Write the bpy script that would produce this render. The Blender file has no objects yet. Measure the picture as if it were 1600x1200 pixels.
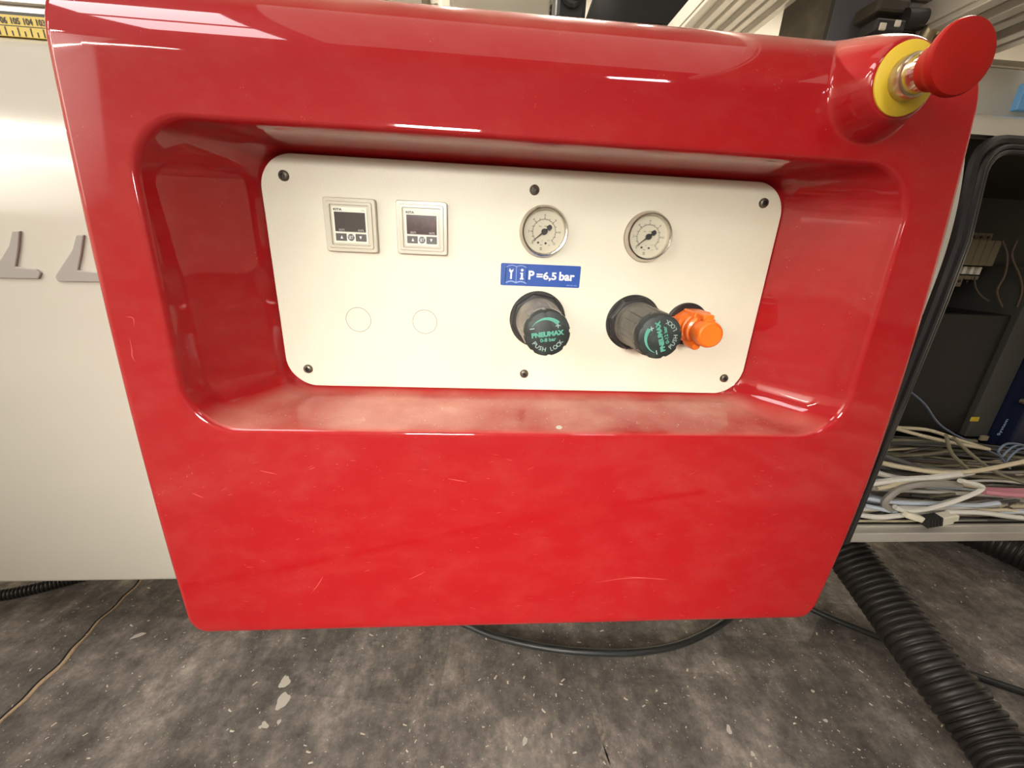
import bpy, bmesh, math, random
from mathutils import Vector, Matrix
random.seed(7)
C = bpy.context.scene.collection
sc = bpy.context.scene
# ---------------------------------------------------------------- camera
# authoring frame: millimetres, origin at the centre of the control plate,
# x right, y up, z towards the viewer.  World: X=x, Y=-z, Z=y+570 (metres)
F, RA, RB, RC = 630.3, .3356, .0644, -.0442
CAM = (-40.68, 36.59, 369.2)
def Rm(a, b, c):
    return Matrix.Rotation(a, 3, 'X') @ Matrix.Rotation(b, 3, 'Y') @ Matrix.Rotation(c, 3, 'Z')
RW = Rm(RA, RB, RC)
def Wd(p): return Vector((p[0]*.001, -p[2]*.001, (p[1]+570)*.001))
def Dd(p): return Vector((p[0], -p[2], p[1]))
cd = bpy.data.cameras.new('camera'); cam = bpy.data.objects.new('camera', cd); C.objects.link(cam)
cols = [Dd(RW[i]) for i in range(3)]
m = Matrix((cols[0], cols[1], cols[2])).transposed().to_4x4(); m.translation = Wd(CAM)
cam.matrix_world = m
cd.sensor_width = 36; cd.lens = F/1600*36; cd.clip_start = .01; cd.clip_end = 100
sc.camera = cam
def AT(u, v, ax, val):
    """point on the viewing ray of a pixel where coordinate ax equals val (authoring frame)"""
    d = RW.transposed() @ Vector(((u-800)/F, -(v-600)/F, -1))
    t = (val-CAM[ax])/d[ax]
    return Vector(CAM)+d*t
# ---------------------------------------------------------------- world, lamps, exposure
w = bpy.data.worlds.new('world'); sc.world = w; w.use_nodes = True
w.node_tree.nodes['Background'].inputs[0].default_value = (1, .93, .84, 1)
w.node_tree.nodes['Background'].inputs[1].default_value = .17
sc.view_settings.view_transform = 'Standard'; sc.view_settings.look = 'None'
sc.view_settings.exposure = 0; sc.view_settings.gamma = 1
def area(name, p, target, sx, sy, power, col, spec=1.0):
    l = bpy.data.lights.new(name, 'AREA'); l.shape = 'RECTANGLE'; l.size = sx; l.size_y = sy
    l.energy = power; l.color = col; l.specular_factor = spec
    o = bpy.data.objects.new(name, l); C.objects.link(o); o.location = p
    o.rotation_euler = (Vector(target)-Vector(p)).to_track_quat('-Z', 'Y').to_euler()
    return o
WARM = (1, .90, .76)
# ceiling strip lamps of the hall (long axis along X)
for i, yy in enumerate((-1.8, -3.8, -6.0)):
    for j, xx in enumerate((-6.2, -4.6)):
        area('ceiling_strip_lamp', (xx, yy, 3.25), (xx, yy, 0), 1.3, .10, 58, WARM)
for xx in (-2.6, .4, 3.2):
    area('ceiling_strip_lamp', (xx, 2.6, 3.25), (xx, 2.6, 0), 1.5, .16, 430, WARM)
# added overhead light panel, unseen: makes the pale reflection on the rolled top
area('roll_reflection_fill', (.9, -1.2, 3.2), (.9, -1.2, 0), 4.2, 2.8, 40, WARM)
# two-pane lamp over the machine, left of the console
for k in (0, 1): area('machine_lamp', (-.98, -.56-.44*k, 1.82), (-.98, -.56-.44*k, 0), .46, .38, 7.0, (1, .96, .97))
# shaded hall lamps in front: one from the left, one low behind the camera
ml = area('hall_side_lamp', (-3.3, -2.5, 1.65), (-.02, -.02, .40), 1.8, 1.5, 2.8, (1, .94, .84)); ml.data.spread = math.radians(36)
fl = area('hall_front_lamp', (-.34, -2.7, 1.06), (-.03, -.02, .31), .5, .35, 2.1, (1, .95, .86)); fl.data.spread = math.radians(22)
area('work_lamp', (.52, -1.40, 1.48), (0, 0, .5), .22, .07, 2.6, (.93, .92, 1))
# ---------------------------------------------------------------- material helpers
def mat(name, col, rough=.5, metal=0., coat=0., coatr=.05, spec=.5, bump=None, vary=None, trans=0., alpha=1., ior=1.45):
    m = bpy.data.materials.new(name); m.use_nodes = True
    nt = m.node_tree; b = nt.nodes['Principled BSDF']
    b.inputs['Base Color'].default_value = (*col, 1); b.inputs['Roughness'].default_value = rough
    b.inputs['Metallic'].default_value = metal; b.inputs['Coat Weight'].default_value = coat
    b.inputs['Coat Roughness'].default_value = coatr; b.inputs['Specular IOR Level'].default_value = spec
    b.inputs['Transmission Weight'].default_value = trans; b.inputs['IOR'].default_value = ior
    b.inputs['Alpha'].default_value = alpha
    tc = nt.nodes.new('ShaderNodeTexCoord')
    if vary:   # (scale, second colour, lo, hi)
        n = nt.nodes.new('ShaderNodeTexNoise'); n.inputs['Scale'].default_value = vary[0]; n.inputs['Detail'].default_value = 6
        r = nt.nodes.new('ShaderNodeValToRGB'); r.color_ramp.elements[0].position = vary[2]; r.color_ramp.elements[1].position = vary[3]
        r.color_ramp.elements[0].color = (*col, 1); r.color_ramp.elements[1].color = (*vary[1], 1)
        nt.links.new(tc.outputs['Object'], n.inputs['Vector']); nt.links.new(n.outputs['Fac'], r.inputs['Fac'])
        nt.links.new(r.outputs['Color'], b.inputs['Base Color'])
    if bump:   # (scale, strength, distance)
        n = nt.nodes.new('ShaderNodeTexNoise'); n.inputs['Scale'].default_value = bump[0]; n.inputs['Detail'].default_value = 3
        bp = nt.nodes.new('ShaderNodeBump'); bp.inputs['Strength'].default_value = bump[1]; bp.inputs['Distance'].default_value = bump[2]
        nt.links.new(tc.outputs['Object'], n.inputs['Vector']); nt.links.new(n.outputs['Fac'], bp.inputs['Height'])
        nt.links.new(bp.outputs['Normal'], b.inputs['Normal'])
    return m
def red_material():
    m = mat('red_gelcoat', (.325, .0045, .007), .5, coat=.9, coatr=.045, spec=.15)
    nt = m.node_tree; b = nt.nodes['Principled BSDF']; L = nt.links.new
    tc = nt.nodes.new('ShaderNodeTexCoord'); geo = nt.nodes.new('ShaderNodeNewGeometry')
    sep = nt.nodes.new('ShaderNodeSeparateXYZ'); L(geo.outputs['Normal'], sep.inputs[0])
    # settled wood dust: where the surface faces up
    up = nt.nodes.new('ShaderNodeMapRange'); up.inputs[1].default_value = .55; up.inputs[2].default_value = 1.0
    L(sep.outputs['Z'], up.inputs[0])
    n1 = nt.nodes.new('ShaderNodeTexNoise'); n1.inputs['Scale'].default_value = 14; n1.inputs['Detail'].default_value = 8
    L(tc.outputs['Object'], n1.inputs['Vector'])
    r1 = nt.nodes.new('ShaderNodeMapRange'); r1.inputs[1].default_value = .3; r1.inputs[2].default_value = .75
    L(n1.outputs['Fac'], r1.inputs[0])
    mu = nt.nodes.new('ShaderNodeMath'); mu.operation = 'MULTIPLY'; L(up.outputs[0], mu.inputs[0]); L(r1.outputs[0], mu.inputs[1])
    # fine specks
    vo = nt.nodes.new('ShaderNodeTexVoronoi'); vo.inputs['Scale'].default_value = 330; L(tc.outputs['Object'], vo.inputs['Vector'])
    vr = nt.nodes.new('ShaderNodeMapRange'); vr.inputs[1].default_value = .16; vr.inputs[2].default_value = .06; L(vo.outputs['Distance'], vr.inputs[0])
    vn = nt.nodes.new('ShaderNodeTexNoise'); vn.inputs['Scale'].default_value = 60; L(tc.outputs['Object'], vn.inputs['Vector'])
    vnr = nt.nodes.new('ShaderNodeMapRange'); vnr.inputs[1].default_value = .6; vnr.inputs[2].default_value = .72; L(vn.outputs['Fac'], vnr.inputs[0])
    vm = nt.nodes.new('ShaderNodeMath'); vm.operation = 'MULTIPLY'; L(vr.outputs[0], vm.inputs[0]); L(vnr.outputs[0], vm.inputs[1])
    # haze of hand wear / scratches: stretched noise
    mp = nt.nodes.new('ShaderNodeMapping'); mp.inputs['Scale'].default_value = (14, 14, 24); mp.inputs['Rotation'].default_value = (0, .35, 0)
    L(tc.outputs['Object'], mp.inputs['Vector'])
    n2 = nt.nodes.new('ShaderNodeTexNoise'); n2.inputs['Scale'].default_value = 2.2; n2.inputs['Detail'].default_value = 10; n2.inputs['Roughness'].default_value = .7
    L(mp.outputs[0], n2.inputs['Vector'])
    r2 = nt.nodes.new('ShaderNodeMapRange'); r2.inputs[1].default_value = .45; r2.inputs[2].default_value = .8; r2.inputs[4].default_value = .035
    L(n2.outputs['Fac'], r2.inputs[0])
    a1 = nt.nodes.new('ShaderNodeMath'); a1.operation = 'MULTIPLY_ADD'; a1.inputs[1].default_value = .62; L(mu.outputs[0], a1.inputs[0]); L(r2.outputs[0], a1.inputs[2])
    a2 = nt.nodes.new('ShaderNodeMath'); a2.operation = 'MULTIPLY_ADD'; a2.inputs[1].default_value = .35; a2.use_clamp = True; L(vm.outputs[0], a2.inputs[0]); L(a1.outputs[0], a2.inputs[2])
    mx = nt.nodes.new('ShaderNodeMix'); mx.data_type = 'RGBA'; L(a2.outputs[0], mx.inputs[0])
    mx.inputs[6].default_value = (.325, .0045, .007, 1); mx.inputs[7].default_value = (.72, .42, .32, 1)
    L(mx.outputs[2], b.inputs['Base Color'])
    cr = nt.nodes.new('ShaderNodeMapRange'); cr.inputs[3].default_value = .035; cr.inputs[4].default_value = .5
    L(a2.outputs[0], cr.inputs[0]); L(cr.outputs[0], b.inputs['Coat Roughness'])
    n3 = nt.nodes.new('ShaderNodeTexNoise'); n3.inputs['Scale'].default_value = 9; n3.inputs['Detail'].default_value = 1
    L(tc.outputs['Object'], n3.inputs['Vector'])
    bp = nt.nodes.new('ShaderNodeBump'); bp.inputs['Strength'].default_value = .05; bp.inputs['Distance'].default_value = .003
    L(n3.outputs['Fac'], bp.inputs['Height']); L(bp.outputs[0], b.inputs['Coat Normal'])
    return m
def floor_material():
    m = mat('stained_concrete', (.1, .09, .08), .6, spec=.35)
    nt = m.node_tree; b = nt.nodes['Principled BSDF']; L = nt.links.new
    tc = nt.nodes.new('ShaderNodeTexCoord')
    def noise(s, d, ro=.6, stretch=None):
        n = nt.nodes.new('ShaderNodeTexNoise'); n.inputs['Scale'].default_value = s; n.inputs['Detail'].default_value = d; n.inputs['Roughness'].default_value = ro
        if stretch:
            mp = nt.nodes.new('ShaderNodeMapping'); mp.inputs['Scale'].default_value = stretch; L(tc.outputs['Object'], mp.inputs[0]); L(mp.outputs[0], n.inputs['Vector'])
        else: L(tc.outputs['Object'], n.inputs['Vector'])
        return n
    def ramp(src, els):
        r = nt.nodes.new('ShaderNodeValToRGB'); e = r.color_ramp.elements
        e[0].position, e[0].color = els[0][0], (*els[0][1], 1); e[1].position, e[1].color = els[-1][0], (*els[-1][1], 1)
        for p, c in els[1:-1]:
            x = e.new(p); x.color = (*c, 1)
        L(src, r.inputs[0]); return r
    def mixc(f, a, bb, t='MIX'):
        x = nt.nodes.new('ShaderNodeMix'); x.data_type = 'RGBA'; x.blend_type = t
        for i, v in ((0, f), (6, a), (7, bb)):
            if hasattr(v, 'links') or isinstance(v, bpy.types.NodeSocket): L(v, x.inputs[i])
            else: x.inputs[i].default_value = v if i == 0 else (*v, 1)
        return x.outputs[2]
    base = ramp(noise(3.4, 13, .74, (1.5, .7, 1)).outputs['Fac'], [(.3, (.085, .076, .068)), (.5, (.19, .172, .154)), (.68, (.42, .38, .335))])
    fine = ramp(noise(30, 10, .78).outputs['Fac'], [(.33, (.45, .44, .43)), (.5, (.9, .9, .9)), (.68, (1.7, 1.66, 1.6))])
    c = mixc(1., base.outputs[0], fine.outputs[0], 'MULTIPLY')
    # big straight-edged patches left by old sheets on the floor
    vo = nt.nodes.new('ShaderNodeTexVoronoi'); vo.distance = 'CHEBYCHEV'; vo.inputs['Scale'].default_value = 3.0; vo.inputs['Randomness'].default_value = .8
    mp = nt.nodes.new('ShaderNodeMapping'); mp.inputs['Rotation'].default_value = (0, 0, .12); L(tc.outputs['Object'], mp.inputs[0]); L(mp.outputs[0], vo.inputs['Vector'])
    sp = nt.nodes.new('ShaderNodeSeparateColor'); L(vo.outputs['Color'], sp.inputs[0])
    pr = ramp(sp.outputs[0], [(0, (.68, .66, .66)), (.45, (.85, .84, .83)), (1, (1.25, 1.22, 1.2))])
    c = mixc(.8, c, pr.outputs[0], 'MULTIPLY')
    # pale scuffs
    s = ramp(noise(1.4, 12, .72, (1, 3.5, 1)).outputs['Fac'], [(.57, (0, 0, 0)), (.72, (1, 1, 1))])
    sf = nt.nodes.new('ShaderNodeMath'); sf.operation = 'MULTIPLY'; sf.inputs[1].default_value = .45; L(s.outputs[0], sf.inputs[0])
    c = mixc(sf.outputs[0], c, (.34, .30, .25))
    # white spatter
    vo2 = nt.nodes.new('ShaderNodeTexVoronoi'); vo2.inputs['Scale'].default_value = 150; L(tc.outputs['Object'], vo2.inputs['Vector'])
    n4 = noise(11, 3)
    md = nt.nodes.new('ShaderNodeMath'); md.operation = 'MULTIPLY_ADD'; md.inputs[1].default_value = -.42; md.inputs[2].default_value = .31
    L(n4.outputs['Fac'], md.inputs[0])
    lt = nt.nodes.new('ShaderNodeMath'); lt.operation = 'SUBTRACT'; L(md.outputs[0], lt.inputs[0]); L(vo2.outputs['Distance'], lt.inputs[1])
    ms = nt.nodes.new('ShaderNodeMapRange'); ms.inputs[1].default_value = -.03; ms.inputs[2].default_value = .03; L(lt.outputs[0], ms.inputs[0])
    c = mixc(ms.outputs[0], c, (.36, .32, .27))
    L(c, b.inputs['Base Color'])
    rr = ramp(noise(5, 6).outputs['Fac'], [(.3, (.42, .42, .42)), (.7, (.75, .75, .75))]); L(rr.outputs[0], b.inputs['Roughness'])
    bp = nt.nodes.new('ShaderNodeBump'); bp.inputs['Strength'].default_value = .35; bp.inputs['Distance'].default_value = .002
    L(noise(60, 6).outputs['Fac'], bp.inputs['Height']); L(bp.outputs[0], b.inputs['Normal'])
    return m
M = dict(
    red=red_material(), floor=floor_material(),
    plate=mat('cream_powder_coat', (.73, .705, .58), .33, spec=.5, bump=(900, .35, .0006), vary=(7, (.66, .62, .48), .45, .8)),
    white=mat('white_lacquer', (.60, .575, .50), .16, coat=.6, coatr=.04, vary=(3, (.56, .53, .45), .4, .8)),
    wall=mat('painted_wall', (.74, .71, .63), .7, vary=(.8, (.66, .62, .54), .35, .7)),
    shed=mat('shed_cladding', (.22, .205, .18), .7, vary=(.8, (.30, .28, .24), .35, .7)),
    ceil=mat('ceiling_paint', (.2, .19, .165), .8),
    hole=mat('dark_line', (.25, .22, .17), .6),
    black=mat('black_plastic', (.018, .017, .017), .42, bump=(300, .2, .0004)),
    blackg=mat('black_rubber', (.02, .018, .018), .35, vary=(20, (.05, .045, .04), .5, .8)),
    hose=mat('black_hose_plastic', (.016, .014, .013), .42, vary=(25, (.03, .026, .022), .45, .8)),
    screw=mat('blackened_steel', (.09, .075, .06), .38, metal=.7, vary=(400, (.2, .17, .13), .4, .7)),
    grip=mat('pale_grey_grip', (.17, .155, .13), .42, vary=(60, (.36, .33, .28), .4, .75)),  # paler grey for the left regulator's grip
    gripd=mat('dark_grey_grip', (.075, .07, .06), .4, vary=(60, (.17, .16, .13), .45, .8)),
    cap=mat('black_knob_cap', (.022, .027, .026), .5, vary=(90, (.05, .065, .06), .5, .8)),
    mint=mat('mint_print', (.09, .33, .24), .5), pale=mat('pale_green_print', (.34, .46, .40), .5),
    orange=mat('orange_plastic', (.82, .165, .012), .35, coat=.2, vary=(50, (.75, .15, .02), .5, .85)),
    yellow=mat('yellow_plastic', (.64, .47, .03), .5, vary=(60, (.6, .4, .05), .5, .8)),
    brass=mat('worn_brass_nickel', (.55, .47, .32), .28, metal=.9, bump=(200, .3, .0005)),
    mush=mat('matt_red_plastic', (.30, .007, .004), .6, spec=.15, vary=(40, (.23, .008, .005), .4, .7)),
    steel=mat('polished_steel', (.66, .62, .56), .16, metal=1),
    alu=mat('aluminium', (.70, .67, .61), .38, metal=.6, vary=(12, (.52, .49, .44), .4, .75)),
    dial=mat('dial_cream', (.74, .70, .55), .45), ink=mat('dark_ink', (.035, .03, .03), .5),
    inkg=mat('grey_ink', (.25, .23, .19), .5),
    glass=mat('clear_glass', (1, 1, 1), .02, trans=1., alpha=.22),
    holder=mat('translucent_grey_plastic', (.60, .57, .46), .25, spec=.6), face=mat('white_face', (.80, .77, .66), .4),
    screen=mat('dark_lcd', (.085, .075, .07), .15), screen2=mat('dark_red_lcd', (.065, .032, .032), .15, vary=(150, (.13, .06, .06), .5, .8)),
    keys=mat('dark_keypad', (.075, .068, .06), .4), lcdink=mat('lcd_legend', (.5, .47, .42), .5),
    blue=mat('blue_sticker', (.012, .07, .34), .4), wht=mat('white_print', (.86, .86, .84), .5),
    lblue=mat('pale_blue_print', (.35, .48, .80), .5),
    grey=mat('grey_letter', (.36, .335, .31), .35, coat=.3), dark=mat('dark_enclosure', (.03, .028, .02), .5, vary=(6, (.05, .045, .032), .4, .7)),
    olive=mat('olive_metal', (.055, .048, .035), .45), nblue=mat('navy_metal', (.008, .012, .036), .35), greyp=mat('grey_panel', (.06, .06, .052), .45),
    blk=mat('black_metal', (.014, .013, .012), .4), slate=mat('slate_paint', (.075, .072, .078), .5, vary=(8, (.095, .09, .095), .4, .7)),
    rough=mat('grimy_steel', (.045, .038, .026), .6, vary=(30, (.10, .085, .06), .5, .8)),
    tape=mat('yellow_tape', (.72, .55, .09), .4), beige=mat('beige_block', (.20, .165, .10), .5), tan=mat('tan_filler', (.42, .31, .19), .9, bump=(250, .8, .003)),
    crack=mat('dark_gap', (.012, .01, .009), .9), chip=mat('wood_chip', (.62, .57, .47), .8), paint=mat('dried_white_paint', (.55, .52, .45), .8),
    cblack=mat('cable_black', (.02, .022, .021), .4), skin=mat('skin', (.55, .33, .24), .5), sweater=mat('black_sweater', (.012, .012, .013), .8, bump=(400, .4, .001)),
    trousers=mat('grey_trousers', (.15, .125, .10), .8, bump=(400, .4, .001)), hair=mat('dark_hair', (.03, .02, .014), .6),
    sky=mat('light_blue_sticker', (.16, .42, .80), .4), lens=mat('lens', (.02, .02, .02), .05),
)
CW = [mat('cable_%s' % n, c, .4) for n, c in dict(white=(.66, .64, .58), cream=(.56, .49, .34), grey=(.27, .25, .22), darkgrey=(.09, .085, .08), brown=(.12, .085, .06), pink=(.55, .22, .27), blue=(.12, .16, .22), paleblue=(.5, .56, .64), olive=(.22, .20, .13)).items()]
CWN = dict(zip('white cream grey darkgrey brown pink blue paleblue olive'.split(), CW))
# ---------------------------------------------------------------- mesh helpers
ORG = {}
def obj(name, vf, m, parent=None, org=None, smooth=True, angle=38, bevel=0, mats=None, kind=None):
    vs, fs = vf[0], vf[1]
    if org is None:
        org = ORG[parent.name] if parent else tuple(sum(v[i] for v in vs)/len(vs) for i in range(3))
    o0 = Wd(org)
    me = bpy.data.meshes.new(name)
    me.from_pydata([tuple(Wd(v)-o0) for v in vs], [], fs)
    me.validate(); me.update()
    bm = bmesh.new(); bm.from_mesh(me); bmesh.ops.recalc_face_normals(bm, faces=bm.faces); bm.to_mesh(me); bm.free()
    me.materials.append(m)
    if len(vf) > 2 and mats:
        for x in mats: me.materials.append(x)
        me.polygons.foreach_set('material_index', vf[2])
    if smooth:
        me.polygons.foreach_set('use_smooth', [True]*len(me.polygons)); me.set_sharp_from_angle(angle=math.radians(angle))
    o = bpy.data.objects.new(name, me); C.objects.link(o)
    ORG[o.name] = tuple(org)
    if parent:
        o.parent = parent; o.location = o0-Wd(ORG[parent.name])
    else: o.location = o0
    if bevel:
        b = o.modifiers.new('bevel', 'BEVEL'); b.width = bevel*.001; b.segments = 2; b.limit_method = 'ANGLE'
    if kind: o['kind'] = kind
    return o
def tag(o, label, cat, group=None):
    o['label'] = label; o['category'] = cat
    if group: o['group'] = group
    return o
def empty(name, org, label=None, cat=None, group=None, kind=None):
    o = bpy.data.objects.new(name, None); C.objects.link(o); o.location = Wd(org); ORG[o.name] = tuple(org); o.empty_display_size = .05
    if label: tag(o, label, cat, group)
    if kind: o['kind'] = kind
    return o
def lab(o, s): o['label'] = s; return o
def J(*a):
    vs, fs = [], []
    for v, f in a:
        n = len(vs); vs += list(v); fs += [tuple(i+n for i in q) for q in f]
    return vs, fs
def box(x0, x1, y0, y1, z0, z1):
    v = [(x, y, z) for x in (x0, x1) for y in (y0, y1) for z in (z0, z1)]
    return v, [(0, 1, 3, 2), (4, 6, 7, 5), (0, 4, 5, 1), (2, 3, 7, 6), (0, 2, 6, 4), (1, 5, 7, 3)]
def basis(d):
    d = Vector(d).normalized(); u = Vector((0, 1, 0)) if abs(d.y) < .9 else Vector((1, 0, 0))
    a = d.cross(u).normalized(); return a, a.cross(d).normalized(), d
def lathe(prof, c=(0, 0, 0), axis=(0, 0, 1), n=40, cap0=True, cap1=True, rad=None, ph=0):
    """prof: (r, t) pairs along axis"""
    if abs(axis[2]-1) < 1e-6 and abs(axis[0])+abs(axis[1]) < 1e-6: a, b, d = Vector((1, 0, 0)), Vector((0, 1, 0)), Vector((0, 0, 1))
    else: a, b, d = basis(axis)
    c = Vector(c); vs = []; fs = []
    for k, (r, t) in enumerate(prof):
        for i in range(n):
            th = 2*math.pi*i/n+ph; rr = r*(rad(th, k) if rad else 1)
            vs.append(tuple(c+d*t+a*(rr*math.cos(th))+b*(rr*math.sin(th))))
    for k in range(len(prof)-1):
        for i in range(n):
            j = (i+1) % n; fs.append((k*n+i, k*n+j, (k+1)*n+j, (k+1)*n+i))
    if cap0: fs.append(tuple(range(n))[::-1])
    if cap1: fs.append(tuple((len(prof)-1)*n+i for i in range(n)))
    return vs, fs
def spline(pts, per=8):
    P = [Vector(p) for p in pts]; P = [2*P[0]-P[1]]+P+[2*P[-1]-P[-2]]; out = []
    for i in range(1, len(P)-2):
        for k in range(per):
            t = k/per; a, b, c, d = P[i-1:i+3]
            out.append(.5*((2*b)+(c-a)*t+(2*a-5*b+4*c-d)*t*t+(3*b-a-3*c+d)*t**3))
    out.append(P[-2]); return out
def tube(pts, r, n=8, radf=None, capped=True):
    P = [Vector(p) for p in pts]; vs = []; fs = []
    t0 = (P[1]-P[0]).normalized(); a, b, _ = basis(t0)
    for i, p in enumerate(P):
        t = (P[min(i+1, len(P)-1)]-P[max(i-1, 0)]).normalized()
        a = (a-t*a.dot(t)).normalized(); b = t.cross(a)
        rr = radf(i) if radf else r
        for k in range(n):
            th = 2*math.pi*k/n; vs.append(tuple(p+a*(rr*math.cos(th))+b*(rr*math.sin(th))))
    for i in range(len(P)-1):
        for k in range(n):
            j = (k+1) % n; fs.append((i*n+k, i*n+j, (i+1)*n+j, (i+1)*n+k))
    if capped: fs += [tuple(range(n))[::-1], tuple((len(P)-1)*n+i for i in range(n))]
    return vs, fs
def resample(P, step):
    out = [P[0]]; need = step
    for a, b in zip(P, P[1:]):
        L = (b-a).length; d = 0
        while L-d >= need:
            d += need; out.append(a+(b-a)*(d/L)); need = step
        need -= L-d
    return out
def corrugated(pts, R, pitch, depth, n=24):
    P = resample(spline(pts, 30), pitch/8)
    return tube(P, R, n, radf=lambda i: R-depth*(0, 0, .05, .3, 1, 1, .3, .05)[i % 8])
def rrect(hx, hy, r, n=8, cx=0, cy=0):
    out = []
    for sx, sy, a0 in ((1, 1, 0), (-1, 1, 90), (-1, -1, 180), (1, -1, 270)):
        for k in range(n+1):
            a = math.radians(a0+90*k/n); out.append((cx+sx*(hx-r)+r*math.cos(a), cy+sy*(hy-r)+r*math.sin(a)))
    return out
def prism(poly, z0, z1):
    n = len(poly); vs = [(x, y, z0) for x, y in poly]+[(x, y, z1) for x, y in poly]
    return vs, [tuple(range(n))[::-1], tuple(range(n, 2*n))]+[(i, (i+1) % n, n+(i+1) % n, n+i) for i in range(n)]
def prism_x(poly, x0, x1):
    """poly of (y, z) extruded along x"""
    n = len(poly); vs = [(x0, y, z) for y, z in poly]+[(x1, y, z) for y, z in poly]
    return vs, [tuple(range(n))[::-1], tuple(range(n, 2*n))]+[(i, (i+1) % n, n+(i+1) % n, n+i) for i in range(n)]
def loops(ls, cap0=False, cap1=False):
    n = len(ls[0]); vs = [tuple(p) for l in ls for p in l]; fs = []
    for k in range(len(ls)-1):
        for i in range(n):
            j = (i+1) % n; fs.append((k*n+i, k*n+j, (k+1)*n+j, (k+1)*n+i))
    if cap0: fs.append(tuple(range(n))[::-1])
    if cap1: fs.append(tuple((len(ls)-1)*n+i for i in range(n)))
    return vs, fs
def ring(c, r0, r1, z0, z1, n=48):
    return lathe([(r0, z0), (r1, z0), (r1, z1), (r0, z1), (r0, z0)], c, n=n, cap0=False, cap1=False)
def frame_between(x0, x1, y0, y1, z0, z1, t):
    return J(box(x0, x1, y1-t, y1, z0, z1), box(x0, x1, y0, y0+t, z0, z1), box(x0, x0+t, y0+t, y1-t, z0, z1), box(x1-t, x1, y0+t, y1-t, z0, z1))
def oriented(v, c, rot, fs):
    """rotate author-frame verts v about c in plane"""
    ca, sa = math.cos(rot), math.sin(rot)
    return [(c[0]+(x-c[0])*ca-(y-c[1])*sa, c[1]+(x-c[0])*sa+(y-c[1])*ca, z) for x, y, z in v], fs
DG = None
def text(name, s, size, m, parent, c, z, rot=0., width=None, bold=0., depth=.08, shear=0., space=1., align='CENTER', to=None):
    cu = bpy.data.curves.new('t', 'FONT'); cu.body = s; cu.size = 1; cu.align_x = align; cu.align_y = 'CENTER'
    cu.offset = bold; cu.shear = shear; cu.space_character = space; cu.resolution_u = 3; cu.extrude = 0
    t = bpy.data.objects.new('t', cu); C.objects.link(t)
    dg = bpy.context.evaluated_depsgraph_get(); me = t.evaluated_get(dg).to_mesh()
    V = [(v.co.x, v.co.y) for v in me.vertices]; Fc = [tuple(p.vertices) for p in me.polygons]
    t.evaluated_get(dg).to_mesh_clear()
    bpy.data.objects.remove(t); bpy.data.curves.remove(cu)
    if not V: return None
    y0, y1 = min(v[1] for v in V), max(v[1] for v in V); x0, x1 = min(v[0] for v in V), max(v[0] for v in V)
    sy = size/(y1-y0); sx = (width/(x1-x0)) if width else sy
    ym, xm = (y0+y1)/2, (x0+x1)/2
    vs = []
    ca, sa = math.cos(rot), math.sin(rot)
    for x, y in V:
        X, Y = (x-xm)*sx, (y-ym)*sy
        vs.append((c[0]+X*ca-Y*sa, c[1]+X*sa+Y*ca, z))
    if to is not None: to.append((vs, Fc)); return None
    return obj(name, (vs, Fc), m, parent, smooth=False)
def arc_text(name, s, size, m, parent, c, R, a0, a1, z, rot=0.):
    """letters on a lower arc, read left to right, tops to the centre; angles in degrees"""
    acc = []
    for i, ch in enumerate(s):
        if ch == ' ': continue
        a = math.radians(a0+(a1-a0)*i/(len(s)-1))+rot
        text('x', ch, size, m, parent, (c[0]+R*math.cos(a), c[1]+R*math.sin(a)), z, rot=a+math.pi/2, bold=.004, to=acc)
    return obj(name, J(*acc), m, parent, smooth=False)
# ================================================================ SETTING
FY = -570
def struct(name, vf, m, **k):
    o = obj(name, vf, m, smooth=False, **k); o['kind'] = 'structure'; return o
floor = struct('floor', box(-7000, 7000, FY-100, FY, -5000, 8000), M['floor'], org=(0, FY, 0))
struct('wall_back', box(-7000, 7000, FY, 3400, -5100, -5000), M['wall'])
struct('wall_front', box(-7000, 7000, FY, 3400, 8000, 8100), M['shed'])
struct('wall_left', box(-7100, -7000, FY, 3400, -5000, 8000), M['wall'])
struct('wall_right', box(7000, 7100, FY, 3400, -5000, 8000), M['wall'])
struct('ceiling', box(-7000, 7000, 3300, 3400, -5000, 8000), M['ceil'])
# ================================================================ CONTROL CONSOLE
con = empty('control_console', (0, FY+260, 0), 'glossy red moulded console with a recessed cream control plate, mounted on the white machine', 'control console')
def smax(a, b, k):
    h = max(0, min(1, .5+.5*(a-b)/k)); return b*(1-h)+a*h+k*h*(1-h)
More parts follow.
